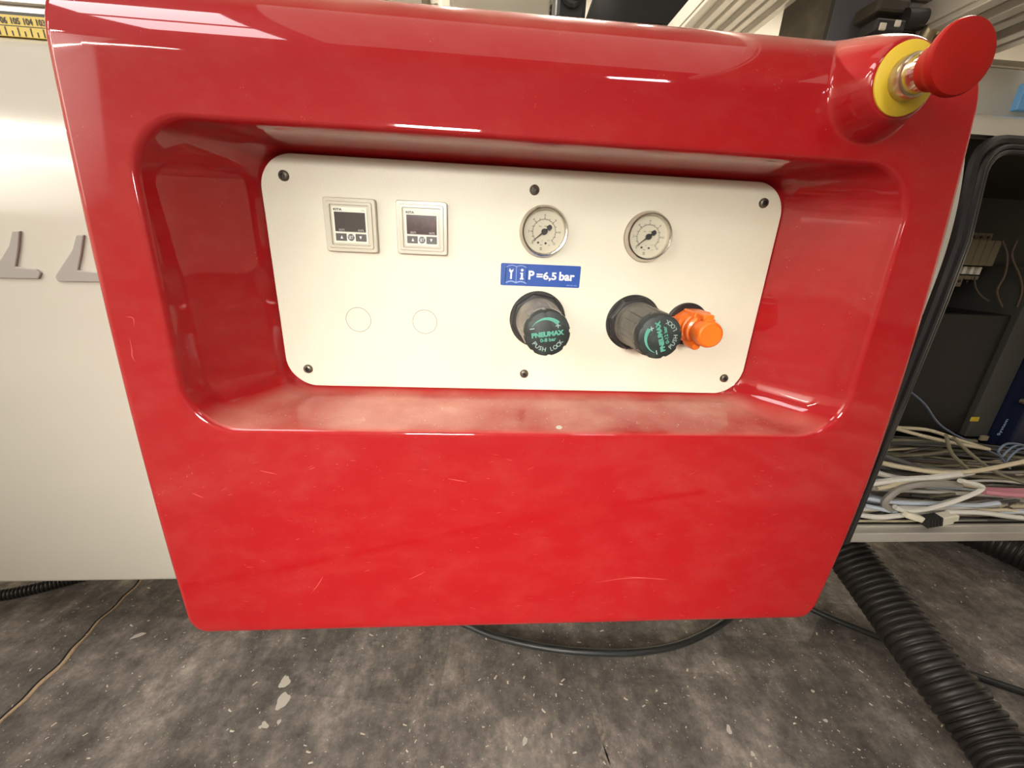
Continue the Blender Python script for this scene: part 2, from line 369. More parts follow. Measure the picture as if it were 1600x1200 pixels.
# front sheet: profile over arclength s; s = y on the face
YR, RR, ZB = 136.5, 52.0, -38.0
def face_z(y): return 67.5-.0325*y
SL = -.0325
zt = face_z(YR)
def sheet(x, s):
    if s <= YR: return Vector((x, s, face_z(s)))
    a = (s-YR)/RR
    if a < math.pi/2: return Vector((x, YR+RR*math.sin(a), zt-RR*(1-math.cos(a))))
    return Vector((x, YR+RR, zt-RR-(a-math.pi/2)*RR))
STOP = YR+RR*math.pi/2+(zt-RR-ZB)
def body_edge(t):    # outer half-width left/right vary slightly
    return
def ease(a, b, t): return a+(b-a)*t
NB = 24
def rr_loop(xl, xr, yb, yt, rb, rt_, per=84, nc=14):
    """rounded rectangle with the same vertex count whatever the size; counter-clockwise from right-top corner"""
    out = []
    def corner(cx, cy, r, a0):
        for k in range(nc+1):
            a = math.radians(a0+90*k/nc); out.append((cx+r*math.cos(a), cy+r*math.sin(a)))
    def side(p, q):
        for k in range(1, per): out.append((p[0]+(q[0]-p[0])*k/per, p[1]+(q[1]-p[1])*k/per))
    corner(xr-rt_, yt-rt_, rt_, 0); side((xr-rt_, yt), (xl+rt_, yt))
    corner(xl+rt_, yt-rt_, rt_, 90); side((xl, yt-rt_), (xl, yb+rb))
    corner(xl+rb, yb+rb, rb, 180); side((xl+rb, yb), (xr-rb, yb))
    corner(xr-rb, yb+rb, rb, 270); side((xr, yb+rb), (xr, yt-rt_))
    return out
L = []
# back of the recess (behind the plate), walls, lip
def flat(lp, z): return [Vector((x, y, z)) for x, y in lp]
OX0, OX1, OY0, OY1 = -268.5, 274.0, -112.0, 105.4     # opening on the face (outer end of lip fillet)
L.append(flat(rr_loop(-212, 212, -90, 90, 16, 16), -5))
L.append(flat(rr_loop(-219, 219, -97, 97, 22, 22), -4.5))
L.append(flat(rr_loop(-221, 222, -101, 99, 24, 24), -2))
L.append(flat(rr_loop(-224, 225, -103, 100, 26, 26), 4))
for t in (.15, .3, .45, .6, .75, .88):
    L.append(flat(rr_loop(ease(-224.5, OX0+5, t), ease(225.5, OX1-5, t), ease(-103, OY0+3.5, t), ease(100.2, OY1-4, t), 28+6*t, 28+8*t), ease(4, 58, t)))
def onface(lp, dz=0): return [sheet(x, y)+Vector((0, 0, dz)) for x, y in lp]
for k in range(1, 7):
    a = math.pi/2*k/6; o = 5*(math.cos(a))  # lip fillet
    i_ = 5*(1-math.sin(a)); zz = -5*(1-math.sin(a))
    off = 5*(1-math.cos(a))-5
    L.append([sheet(x, y)+Vector((0, 0, zz)) for x, y in rr_loop(OX0-off*1-0, OX1+off, OY0-off*.8, OY1+off*.8, 36, 38)])
# face rings out to the edge
EX0, EX1, EY0 = -313.0, 318.0, -315.5
def outer(ins): return rr_loop(EX0+ins, EX1-ins, EY0+ins, STOP, 20-ins*.7, .5)
inner = rr_loop(OX0, OX1, OY0, OY1, 36, 38); ou = outer(8)
NF = 70
for k in range(1, NF+1):
    t = k/NF
    L.append([sheet(a[0]+(b[0]-a[0])*t, a[1]+(b[1]-a[1])*t) for a, b in zip(inner, ou)])
def nrm(x, s):
    e = .2; a = sheet(x, s+e)-sheet(x, s-e); return Vector((1, 0, 0)).cross(a).normalized()
for k in range(1, 6):
    a = math.pi/2*k/5; lp = outer(8-8*math.sin(a))
    row = []
    for (x, s) in lp:
        p = sheet(x, s); n = nrm(x, s); d = 8*(1-math.cos(a))
        if s > STOP-1: d = 0
        row.append(p-n*d)
    L.append(row)
last = L[-1]
L.append([Vector((p.x, p.y, p.z*.5+ZB*.5)) for p in last]); L.append([Vector((p.x, p.y, ZB)) for p in last])
vs, fs = loops(L)
# local refinement and the raised boss under the stop button
BX, BY, BZ = 220.5, 145.5, 83.5
bm = bmesh.new(); bv = [bm.verts.new(v) for v in vs]
for f in fs:
    try: bm.faces.new([bv[i] for i in f])
    except ValueError: pass
for rad_, cuts in ((60, 1), (48, 1), (40, 1)):
    es = [e for e in bm.edges if e.calc_length() > 1.3 and all((v.co.xy-Vector((BX, BY))).length < rad_ and v.co.z > 10 for v in e.verts)]
    bmesh.ops.subdivide_edges(bm, edges=es, cuts=1, use_grid_fill=True)
for v in bm.verts:
    # put refined points back on the true sheet
    x, y, z = v.co
    d = math.hypot(x-BX, y-BY)
    if d < 60 and z > 12 and y > OY1+3 and x < EX1-9:
        h = BZ if d < 21.3 else BZ-.55*(d-21.3)**1.5-.3*(d-21.3)
        if y > YR and z > 20:
            q = max(0, RR*RR-(y-YR)**2); z = max(z, zt-RR+math.sqrt(q))
        v.co.z = smax(h, z, 5.5) if d > 15 else BZ
for v in bm.verts:    # the flanks bulge slightly
    y = min(v.co.y, 150)
    if v.co.x > 279: v.co.x = 279+(v.co.x-279)*(318.5-(y+110)**2*(.00026 if y > -110 else .00038)-279)/(318-279)
    elif v.co.x < -274: v.co.x = -274-(-v.co.x-274)*(308.5-(y+95)**2*.00012-274)/(313-274)
bmesh.ops.triangulate(bm, faces=[f for f in bm.faces if len(f.verts) > 4])
vs = [tuple(v.co) for v in bm.verts]; bm.verts.index_update(); fs = [tuple(v.index for v in f.verts) for f in bm.faces]; bm.free()
cover = obj('cover', (vs, fs), M['red'], con, angle=50)
# small scratches on the cover
def ribbon(pts, w_, lift=.06):
    P = [Vector(p) for p in pts]; vs = []; fs = []
    for i, p in enumerate(P):
        t = (P[min(i+1, len(P)-1)]-P[max(i-1, 0)]).normalized(); s = t.cross(Vector((0, 0, 1))).normalized()*(w_/2*math.sin(math.pi*(i+.35)/(len(P)-.3)))
        vs += [tuple(p+s+Vector((0, 0, lift))), tuple(p-s+Vector((0, 0, lift)))]
    fs = [(2*i, 2*i+1, 2*i+3, 2*i+2) for i in range(len(P)-1)]
    return vs, fs
def onf(u, v):
    z = 80.
    for _ in range(6):
        p = AT(u, v, 2, z); z = face_z(p.y)
    return Vector((p.x, p.y, z+.05))
scm = mat('scratch_in_gelcoat', (.50, .07, .06), .6)
scr = []
for pl in ([(930, 910), (985, 903), (1045, 905)], [(975, 901), (1010, 903), (1042, 906)], [(488, 925), (498, 912), (505, 900)], [(202, 527), (206, 545), (207, 557), (212, 566)], [(196, 495), (208, 497), (210, 510)],
           [(700, 748), (730, 753)], [(640, 905), (665, 893)], [(300, 770), (318, 778)], [(405, 735), (433, 741)]):
    scr.append(ribbon(spline([onf(*p) for p in pl], 5), .7))
for i in range(110):
    u, v = random.uniform(330, 1230), random.uniform(700, 965)
    a = random.uniform(-.5, .3); l = random.uniform(2, 12)
    scr.append(ribbon([onf(u+l*t*math.cos(a), v+l*t*math.sin(a)) for t in (0, .5, 1)], random.uniform(.15, .35)))
sx_ = obj('scratches', J(*scr), scm, con, smooth=False, kind='stuff')
lab(obj('dried_paint_drop', J(*[(lambda c: lathe([(r_, t_) for r_, t_ in ((4.6, 0), (4.3, .5), (2.4, .9))], c, axis=(0, 1, .05), n=14, rad=lambda th, k: 1+.18*math.sin(2*th+1)+.1*math.sin(5*th)))((x_, OY0+3.2, 62)) for x_ in (25.5,)]), M['paint'], con), 'drop of dried cream paint on the recess ledge')
# sawdust lying on the recess ledge
du = []
for i in range(700):
    t = random.random()**.8; x = random.uniform(-205, 205); z = 4+60*t
    x *= 1+.15*t; y = ease(-103, OY0+3.5, (z-4)/60)+.25
    s = random.uniform(.2, .65)
    v = [(x+random.uniform(-s, s), y+random.uniform(0, s*.7), z+random.uniform(-s, s)) for _ in range(4)]
    du.append((v, [(0, 1, 2), (0, 2, 3), (0, 3, 1), (1, 3, 2)]))
obj('sawdust', J(*du), M['chip'], con, smooth=False, kind='stuff')
# ---- control plate
def plate_vf():
    hx, hy, r = 220, 96.8, 27
    ls = [[(x, y, -3.5) for x, y in rrect(hx, hy, r, 14)], [(x, y, -.5) for x, y in rrect(hx, hy, r, 14)], [(x, y, 0) for x, y in rrect(hx-.5, hy-.5, r-.5, 14)]]
    return loops(ls, True, True)
plate = obj('control_plate', plate_vf(), M['plate'], con, org=(0, 0, 0), angle=30)
def screw(x, y):
    c = (x, y, 0)
    s = obj('screw', lathe([(4.1, 0), (4.1, .8), (3.6, 1.9), (2.6, 2.4), (1.9, 2.5)], c, n=24, cap1=False), M['screw'], plate, org=c)
    obj('hex_socket', lathe([(1.9, 2.5), (1.75, 1.0)], c, n=6, cap0=False), M['black'], plate, org=c).name = 'hex_socket'
    return s
for x, y in ((-201.1, 80.4), (0, 80.4), (201.1, 80.4), (-201.1, -80.4), (0, -80.4), (201.1, -80.4)): screw(x, y)
for x in (-152.0, -93.2): obj('hole_cover', J(ring((x, -33.2, 0), 10.6, 11.05, -.3, .05, 64)), M['hole'], plate, smooth=False)
# ---- digital pressure switches
def display(cx, cy, scr_m):
    c = (cx, cy, 0)
    def rl(h, r, z): return [(cx+x, cy+y, z) for x, y in rrect(h, h, r, 5)]
    base = obj('digital_display', loops([rl(20.9, 2, 0), rl(20.9, 2, 4), rl(20.3, 2, 5), rl(18, 1.5, 5), rl(17.6, 1.5, 6.2), rl(15.6, 1, 6.2), rl(15.2, 1, 4.8), rl(14.0, .8, 4.8)], True, True), M['holder'], con, org=c, angle=30)
    lab(base, 'translucent grey holder frame with stepped rim')
    obj('face_plate', loops([rl(13.8, .8, 4.8), rl(13.8, .8, 5.6)], False, True), M['face'], base, smooth=False)
    obj('screen', box(cx-12.3, cx+12.3, cy-5.0, cy+10.0, 5.5, 5.75), scr_m, base, smooth=False)
    obj('key_strip', J(box(cx-12.3, cx-3.6, cy-12.2, cy-6.4, 5.5, 5.75), box(cx+3.6, cx+12.3, cy-12.2, cy-6.4, 5.5, 5.75)), M['keys'], base, smooth=False)
    obj('set_button', lathe([(2.75, 5.5), (2.75, 6.0)], (cx, cy-9.3, 0), n=28), M['keys'], base, smooth=False)
    obj('button_ring', ring((cx, cy-9.3, 0), 2.75, 3.35, 5.5, 6.05, 32), M['wht'], base, smooth=False)
    for dx, s in ((-7.6, 1), (7.6, -1)):
        obj('arrow_mark', prism([(cx+dx-1.1, cy-9.3-s*1.2), (cx+dx+1.1, cy-9.3-s*1.2), (cx+dx, cy-9.3+s*1.3)], 5.75, 5.82), M['wht'], base, smooth=False)
    text('brand_lettering', 'KITA', 1.9, M['ink'], base, (cx-9.2, cy+11.8), 5.65, width=6.8, bold=.05)
    text('unit_print', 'kPa', 1.1, M['inkg'], base, (cx+10.8, cy+11.6), 5.65, width=2.6)
    text('output_print', 'OUT1', 1.5, M['lcdink'], base, (cx-7.2, cy-3.6), 5.8, width=4.6, bold=.02)
    text('output_print', 'OUT2', 1.5, M['lcdink'], base, (cx+8.2, cy-3.6), 5.8, width=4.6, bold=.02)
    text('set_print', 'SET', 2.6, M['wht'], base, (cx, cy-9.3), 6.05, width=4.0, bold=.0)
display(-150.8, 45.6, M['screen']); display(-92.9, 46.1, M['screen2'])
# ---- gauges
def gauge(cx, cy):
    c = (cx, cy, 0)
    g = obj('pressure_gauge', lathe([(21.2, 0), (21.2, 2.5), (20.6, 3.2), (19.8, 7.2), (19.0, 8.2), (18.0, 8.0), (17.5, 7.0), (17.4, 3.0)], c, n=64, cap1=False), M['steel'], con, org=c, angle=30)
    lab(g, 'polished steel case with rolled bezel')
    obj('dial', lathe([(17.5, 3.0), (17.5, 3.1)], c, n=48, cap0=False), M['dial'], g, smooth=False)
    def P(a, r): a = math.radians(a); return (cx+r*math.cos(a), cy+r*math.sin(a))
    tk = []
    for i in range(65):    # scale arc
        a0, a1 = 225-270*i/65, 225-270*(i+1)/65
        p, q, r_, s = P(a0, 9.6), P(a1, 9.6), P(a1, 9.9), P(a0, 9.9)
        tk.append(([(*p, 3.16), (*q, 3.16), (*r_, 3.16), (*s, 3.16)], [(0, 1, 2, 3)]))
    for i in range(61):
        a = 225-270*i/60; L_ = 1.9 if i % 10 == 0 else (1.3 if i % 5 == 0 else .6); wd = .22 if i % 5 == 0 else .1
        d = math.degrees(wd/10)
        p, q, r_, s = P(a-d, 9.9), P(a+d, 9.9), P(a+d, 9.9+L_), P(a-d, 9.9+L_)
        tk.append(([(*p, 3.16), (*q, 3.16), (*r_, 3.16), (*s, 3.16)], [(0, 1, 2, 3)]))
        if i % 4 == 0:
            p, q, r_, s = P(a-.5, 9.6), P(a+.5, 9.6), P(a+.5, 8.7), P(a-.5, 8.7); tk.append(([(*p, 3.16), (*q, 3.16), (*r_, 3.16), (*s, 3.16)], [(0, 1, 2, 3)]))
    obj('dial_scale', J(*tk), M['ink'], g, smooth=False)
    acc = []
    for i, s in enumerate(('0', '2', '4', '6', '8', '10', '12')):
        text('n', s, 1.7, M['ink'], g, P(225-45*i, 13.2), 3.16, bold=.01, to=acc)
    for p, s, h in (((-3.4, 4.3), 'bar', 1.3), ((1.2, 4.3), 'MPa', 1.1), ((-1.2, -7.2), 'cl', 1.1), ((-1.8, -10.6), 'bar', 1.3), ((5.0, -10.8), 'psi', 1.2), ((4.2, -6.6), '1.6', 1.1)):
        text('n', s, h, M['ink'], g, (cx+p[0], cy+p[1]), 3.16, to=acc)
    obj('dial_numerals', J(*acc), M['ink'], g, smooth=False)
    obj('dial_emblem', J(box(cx-2.9, cx-.9, cy-15.1, cy-14.5, 3.1, 3.16), box(cx-2.9, cx-.9, cy-14.2, cy-13.6, 3.1, 3.16), box(cx-2.9, cx-.9, cy-13.3, cy-12.7, 3.1, 3.16)), M['inkg'], g, smooth=False)
    obj('dial_dots', J(lathe([(.95, 3.1), (.95, 3.2)], (cx-4.6, cy-9.0, 0), n=16), lathe([(.95, 3.1), (.95, 3.2)], (cx+1.9, cy-9.3, 0), n=16)), M['ink'], g, smooth=False)
    a = math.radians(219); ux, uy = math.cos(a), math.sin(a)
    def Q(t, s): return (cx+ux*t-uy*s, cy+uy*t+ux*s)
    nd = prism([Q(13.2, .18), Q(13.2, -.18), Q(1.5, -.6), Q(-3.4, -.9), Q(-3.9, -2.2), Q(-7.0, -1.9), Q(-7.8, 0), Q(-7.0, 1.9), Q(-3.9, 2.2), Q(-3.4, .9), Q(1.5, .6)], 4.2, 4.5)
    obj('needle', J(nd, lathe([(2.5, 3.1), (2.5, 5.0), (1.9, 5.4)], c, n=24)), M['ink'], g, smooth=False)
    obj('glass', lathe([(17.45, 6.3), (17.45, 6.9), (10, 7.15), (0.01, 7.25)], c, n=48), M['glass'], g)
gauge(10.0, 48.2); gauge(101.6, 48.2)
# ---- blue sticker
def sticker():
    c = (9.9, 11.55, 0); rot = -.011
    st = obj('pressure_sticker', prism(rrect(35.7, 9.5, 1.2, 4, c[0], c[1]), .02, .2), M['blue'], con, org=(c[0], c[1], 0), smooth=False)
    lab(st, 'blue sticker with open book symbols reading P =6,5 bar')
    z = .26
    text('sticker_print', 'P', 7.6, M['wht'], st, (1.6, 11.7), z, width=5.2, bold=.03)
    text('sticker_print', '=6,5', 7.9, M['wht'], st, (15.2, 11.0), z, width=18.0, bold=.03)
    text('sticker_print', 'bar', 7.6, M['wht'], st, (33.6, 11.7), z, width=14.0, bold=.03)
    text('sticker_code', '0000 001 003', .9, M['lblue'], st, (38.4, 4.0), z, width=9.2)
    bx = []
    def ln(pts, w_=.38):
        P = [Vector((p[0], p[1], z)) for p in pts]
        for a, b in zip(P, P[1:]):
            t = (b-a).normalized(); s = t.cross(Vector((0, 0, 1)))*(w_/2); bx.append(([tuple(a+s), tuple(b+s), tuple(b-s), tuple(a-s)], [(0, 1, 2, 3)]))
    for s in (-1, 1):
        c0 = -12.0
        top = [(c0+s*(0+9.4*t), 18.4+1.3*math.sin(math.pi*min(1, t*1.05))-.6*t) for t in [i/8 for i in range(9)]]
        bot = [(c0+s*(0+9.4*t), 4.9+1.3*math.sin(math.pi*min(1, t*1.05))-.2*t) for t in [i/8 for i in range(9)]]
        ln(top); ln(bot); ln([(p[0], p[1]-.6) for p in bot]); ln([top[-1], (bot[-1][0], bot[-1][1]-.9)])
        ln([top[-1], (top[-1][0]+s*0, bot[-1][1])])
    ln([(-12, 18.4), (-12, 4.6)])
    obj('book_outline', J(*bx), M['lblue'], st, smooth=False)
    obj('wrench_symbol', J(prism([(-17.4, 7.6), (-15.8, 7.6), (-15.7, 13.6), (-14.8, 14.6), (-14.6, 16.6), (-15.6, 15.4), (-16.6, 15.2), (-17.4, 15.8), (-17.6, 17.0), (-18.5, 15.4), (-18.1, 13.9), (-17.2, 13.2)], .2, z)), M['wht'], st, smooth=False)
    obj('information_symbol', J(prism([(-8.6, 7.6), (-5.2, 7.6), (-5.2, 8.5), (-6.0, 8.8), (-6.0, 13.4), (-8.5, 13.4), (-8.5, 12.6), (-7.8, 12.3), (-7.8, 8.8), (-8.6, 8.5)], .2, z), lathe([(1.15, .2), (1.15, z)], (-6.9, 15.6, 0), n=18)), M['wht'], st, smooth=False)
sticker()
# ---- regulator knobs
def knob(cx, cy, rot, rng, gm, lb):
    c = (cx, cy, 0)
    nut = obj('pressure_regulator', lathe([(25.6, 0), (25.6, 1.8), (25.0, 2.4)], c, n=56), M['black'], con, org=c)
    lab(nut, lb)
    obj('lock_nut', lathe([(20, 2.0), (24.6, 2.0), (25.1, 3.2), (25.1, 7.2), (23.4, 9.0), (19.0, 9.0), (18.6, 4)], c, n=8, cap0=False, cap1=False, ph=.2+rot*.2), M['black'], nut, smooth=False, bevel=.5)
    obj('collar', lathe([(20.4, 2), (20.4, 13), (19.6, 14.2), (18.6, 14.4)], c, n=48), gm, nut)
    def rg(th, k): return 1-.02*(abs(math.sin(th*4)) > .75)
    obj('grip', lathe([(18.6, 13), (19.6, 15), (19.6, 18), (19.0, 20), (18.6, 38), (18.0, 54)], c, n=64), gm, nut)
    pads = []
    for k in range(8):
        a = k*math.pi/4+rot+.2
        for z0, z1, r0, r1 in ((24, 53, 17.4, 17.4),):
            hw = 4.3
            ux, uy = math.cos(a), math.sin(a); vx, vy = -uy, ux
            def pt(r, s, z): return (cx+ux*r+vx*s, cy+uy*r+vy*s, z)
            # raised outline with sunk middle
            v = []
            for z, r in ((z0, 19.35), (z1, 18.75)):
                v += [pt(r-2, -hw, z), pt(r, -hw, z), pt(r, hw, z), pt(r-2, hw, z)]
            pads.append((v, [(0, 1, 2, 3), (4, 7, 6, 5), (0, 4, 5, 1), (1, 5, 6, 2), (2, 6, 7, 3)]))
    obj('grip_pads', J(*pads), gm, nut, smooth=False, bevel=.35)
    def notch(th, k):
        x = (th-rot)*8/(2*math.pi); f = abs(x-round(x)); return .955 if f < .085 else 1
    cp = obj('cap', lathe([(18.1, 53.5), (18.1, 61.6), (17.3, 62.8), (17.0, 63)], c, n=128, rad=notch), M['cap'], nut, angle=50)
    z = 63.1; ca, sa = math.cos(rot), math.sin(rot)
    def L2(x, y): return (cx+x*ca-y*sa, cy+x*sa+y*ca)
    seg = []
    n = 26
    for i in range(n):
        t0, t1 = i/n, (i+1)/n
        a0, a1 = math.radians(145-103*t0), math.radians(145-103*t1); w0, w1 = .3+3.2*t0, .3+3.2*t1
        ro = 13.9
        q = [L2(ro*math.cos(a0), ro*math.sin(a0)-1.2), L2(ro*math.cos(a1), ro*math.sin(a1)-1.2), L2((ro-w1)*math.cos(a1), (ro-w1)*math.sin(a1)-1.2), L2((ro-w0)*math.cos(a0), (ro-w0)*math.sin(a0)-1.2)]
        seg.append(([(*p, z) for p in q], [(0, 1, 2, 3)]))
    obj('level_arc', J(*seg), M['mint'], nut, smooth=False)
    pm = []
    for x0, x1, y0, y1 in ((-13.4, -9.8, 4.6, 5.4), (6.8, 10.6, 4.9, 5.6), (8.35, 9.05, 3.4, 7.1)):
        pm.append(([(*L2(x, y), z) for x, y in ((x0, y0), (x1, y0), (x1, y1), (x0, y1))], [(0, 1, 2, 3)]))
    obj('plus_minus_marks', J(*pm), M['pale'], nut, smooth=False)
    text('maker_lettering', 'PNEUMAX', 4.1, M['mint'], nut, L2(.3, -.3), z, rot=rot, width=25.5, bold=.06)
    text('range_lettering', rng, 3.0, M['mint'], nut, L2(.2, -4.9), z, rot=rot, width=12.6 if len(rng) < 8 else 14.6, bold=.03)
    arc_text('lock_lettering', 'PUSH LOCK', 3.3, M['pale'], nut, (cx, cy), 12.6, 212, 322, z, rot=rot)
    return nut
knob(9.5, -27.5, .15, '0-8 bar', M['grip'], 'left regulator with pale grip')
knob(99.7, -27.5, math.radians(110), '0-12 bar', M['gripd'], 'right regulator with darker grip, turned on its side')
# ---- orange quick coupling
def coupling():
    cx, cy = 151.0, -27.0; c = (cx, cy, 0)
    fl = obj('air_coupling', lathe([(19.8, 0), (19.8, 3), (18.8, 4), (11, 4)], c, n=48), M['blackg'], con, org=c)
    lab(fl, 'black flange carrying the orange valve')
    px, py = 148.4, -27.0
    # stepped orange body
    obj('valve_body', J(lathe([(14.2, 4), (14.2, 17), (12.4, 20), (11.5, 22)], (px, py, 0), n=10), box(px-14.5, px+6, py-6.5, py+7.5, 5, 21), box(px-6, px+9, py+8, py+15.5, 8, 30), box(px-7, px+3.5, py-13, py-6, 8, 30)), M['orange'], fl, smooth=False, bevel=1.3)
    obj('valve_ribs', J(lathe([(10, 20), (12.6, 22), (12.6, 25), (9.2, 26), (9.0, 28.5), (12.2, 30), (12.2, 33), (9.5, 34), (9.5, 40)], (px, py, 0), n=36)), M['orange'], fl)
    obj('locking_tab', J(box(px-4.6, px+5.0, py+6.5, py+15.2, 26, 43), box(px-4.6, px+5.0, py+4.5, py+12.0, 38, 46)), M['orange'], fl, smooth=False, bevel=1.2)
    obj('lower_lug', lathe([(3.6, 20), (4.3, 26), (4.3, 36), (3.4, 38)], (px-3.5, py-12.5, 0), n=20), M['orange'], fl)
    cp = lathe([(9.6, 36), (11.2, 38.5), (11.2, 48.5), (10.4, 50.6), (9.2, 51.4), (8.8, 50.8), (0.01, 51.0)], (px, py-.3, 0), n=48)
    obj('end_cap', cp, M['orange'], fl)
coupling()
# ---- emergency stop
def estop():
    c = (BX, BY, 0)
    rg = obj('stop_button', lathe([(20.4, BZ-.5), (20.4, BZ+.9), (19.6, BZ+1.5), (11, BZ+1.5)], c, n=64), M['yellow'], con, org=c)
    lab(rg, 'emergency stop button on a yellow ring')
    obj('collar', lathe([(12.6, BZ), (12.6, BZ+6.5), (12.0, BZ+8.0), (11.0, BZ+8.4), (10.6, BZ+8.4)], c, n=48), M['brass'], rg)
    st = lambda th, k: 1.0
    obj('stem', lathe([(10.9, BZ+8), (10.9, BZ+17.5)], c, n=48), M['steel'], rg)
    tk = []
    for i in range(18):
        a = 2*math.pi*i/18
        ux, uy = math.cos(a), math.sin(a)
        v = [(c[0]+ux*r-uy*s, c[1]+uy*r+ux*s, z) for r in (10.8, 11.5) for s in (-.7, .7) for z in (BZ+14.0, BZ+17.5)]
        tk.append((v, [(0, 1, 3, 2), (4, 6, 7, 5), (0, 4, 5, 1), (2, 3, 7, 6), (0, 2, 6, 4), (1, 5, 7, 3)]))
    obj('stem_teeth', J(*tk), M['brass'], rg, smooth=False)
    obj('mushroom_head', lathe([(11.2, BZ+16), (12.2, BZ+17.2), (12.6, BZ+19.5), (13.2, BZ+22), (15.0, BZ+24.5), (17.2, BZ+27), (18.5, BZ+29.4), (18.8, BZ+31.5), (18.0, BZ+33.0), (15, BZ+33.9), (8, BZ+34.4), (.01, BZ+34.6)], c, n=64), M['mush'], rg)
estop()
# ================================================================ MACHINE BODY
mac = empty('panel_machine', (-400, FY, -300), 'long white lacquered machine body behind the red console, with an open cable compartment', 'machine')
# left housing : side profile (y, z) extruded along x
def body_profile():
    pr = [(-368, -64), (-370, -46), (-362, -40), (0, -40)]
    cyc, R_ = 24, 430.
    pr += [(cyc, -40)]
    a_end = math.asin(144/R_)
    for k in range(1, 13):
        a = a_end*k/12; pr.append((cyc+R_*math.sin(a), -40-R_*(1-math.cos(a))))
    y0, z0 = pr[-1]
    for k in range(1, 9):
        a = a_end+(math.pi/2-a_end)*k/8; r = 28
        pr.append((y0+r*(math.sin(a)-math.sin(a_end)), z0-r*(math.cos(a_end)-math.cos(a))))
    pr += [(pr[-1][0], -560), (-368, -560)]
    return pr
BP = body_profile(); YT = max(p[0] for p in BP)
GX0, GX1, GY0, GY1 = 436., 1150., -303., 161.    # compartment opening in the front at z=-40
lb = obj('housing', prism_x(BP, -1700, GX0-0), M['white'], mac, angle=40)
# housing above / around the compartment
def top_profile():
    pr = [p for p in BP if p[0] >= 100 and p[1] > -560]
    return [(GY1, -40-430*(1-math.sqrt(1-((GY1-24)/430)**2)))]+[p for p in pr if p[0] > GY1]+[(YT, -560), (GY1, -560)]
obj('compartment_header', prism_x(top_profile(), GX0, 1700), M['white'], mac, angle=40)
obj('compartment_back', box(GX0, 1700, GY0-12, GY1, -560, -400), M['dark'], mac, smooth=False)
obj('compartment_floor', box(GX0, 1700, GY0-12, GY0, -400, -52), M['olive'], mac, smooth=False)
obj('compartment_liner', J(box(GX0+.5, GX0+4, GY0, GY1, -400, -62), box(GX0, 1700, GY1-3, GY1, -400, -66)), M['olive'], mac, smooth=False)
lab(obj('sill', J(box(GX0+6, 1700, GY0-13, GY0+1, -52, -36), box(GX0+6, 1700, GY0+1, GY0+4, -52, -48)), M['alu'], mac, smooth=False, bevel=1), 'bare aluminium sill')
# rubber edge trim of the compartment : three ribs swept round the opening
def sweep_edge(off, r, zoff, n=8):
    pts = []
    xl, yt, rr = GX0+off, GY1-off, 34-off*.5
    for y in (-318, -260, -180, -90, 0, 60): pts.append((xl, y, -40))
    for k in range(7):
        a = math.radians(180-90*k/6); pts.append((xl+rr+rr*math.cos(a), yt-rr+rr*math.sin(a), -40))
    for x in (xl+120, xl+300, 1700): pts.append((x, yt, -40))
    def zc(y): return -40-430*(1-math.sqrt(1-((max(24, y)-24)/430)**2))+zoff
    P = [Vector((x+.018*(y+150), y, zc(y))) for x, y, z in pts]
    return tube(P, r, n)
obj('rubber_trim', sweep_edge(4, 5.5, -1), M['blackg'], mac)
obj('rubber_trim', sweep_edge(10.5, 2.9, 3), M['blackg'], mac)
obj('rubber_trim', sweep_edge(15, 2.7, 2), M['blackg'], mac)
# raised grey letters
def letter(dx, dy=0, sc_=1):
    # stylised letter with slanted left flank, seen as a foot and stem
    P = [AT(*p, 2, -39) for p in ((87, 433), (89, 428), (114, 390), (120, 367), (132, 367), (128, 398), (123, 422), (154, 426), (161, 432), (157, 441), (92, 440))]
    return prism([(p.x+dx, p.y+dy) for p in P], -40.5, -38.0)
LD = AT(27, 420, 2, -39).x-AT(123, 422, 2, -39).x
zl = obj('raised_letter', letter(0), M['grey'], mac, smooth=False, bevel=.8)
obj('raised_letter', letter(LD, 1), M['grey'], mac, smooth=False, bevel=.8)
obj('raised_letter', letter(LD*2, 2), M['grey'], mac, smooth=False, bevel=.8)
# ruler tape and rails on top left
def at_top(v): return AT(35, v, 2, -75).y
rt = obj('measuring_tape', box(-1700, -300, YT-1, YT+14, -84, -80), M['tape'], mac, smooth=False)
tks = []
for i in range(200):
    x = -1300+i*5; tks.append(box(x, x+.8, YT-.5, YT+(5.5 if i % 2 == 0 else 3), -80, -79.7))
obj('tape_ticks', J(*tks), M['ink'], mac, smooth=False)
obj('tape_edge_line', box(-1700, -300, YT+6.2, YT+6.7, -80, -79.8), M['ink'], mac, smooth=False)
acc = []
for i in range(60):
    text('n', '%d' % (150-i), 4.6, M['ink'], mac, (-890+i*10, YT+10), -79.7, width=7, bold=.03, to=acc)
obj('tape_numbers', J(*acc), M['ink'], mac, smooth=False)
obj('rail_groove', box(-1700, -300, YT-1, YT+20, -104, -90), M['blk'], mac, smooth=False)
obj('guide_rail', J(box(-1700, -300, YT+20, YT+26, -150, -96), box(-1700, -300, YT+26, YT+29, -150, -101), box(-1700, -300, YT+29, YT+44, -150, -97)), M['alu'], mac, smooth=False, bevel=.8)
# right end rail
p1 = AT(1560, 92, 2, -150); p2 = AT(1560, 104, 2, -150); p3 = AT(1560, 116, 2, -150)
obj('slide_rail', J(box(440, 1700, p2.y, p1.y, -165, -150), box(440, 1700, p3.y, p2.y, -170, -153)), M['steel'], mac, smooth=False, bevel=1)
obj('machine_top_block', J(box(440, 1700, YT, p3.y-6, -190, -120), ), M['white'], mac, smooth=False, bevel=2)
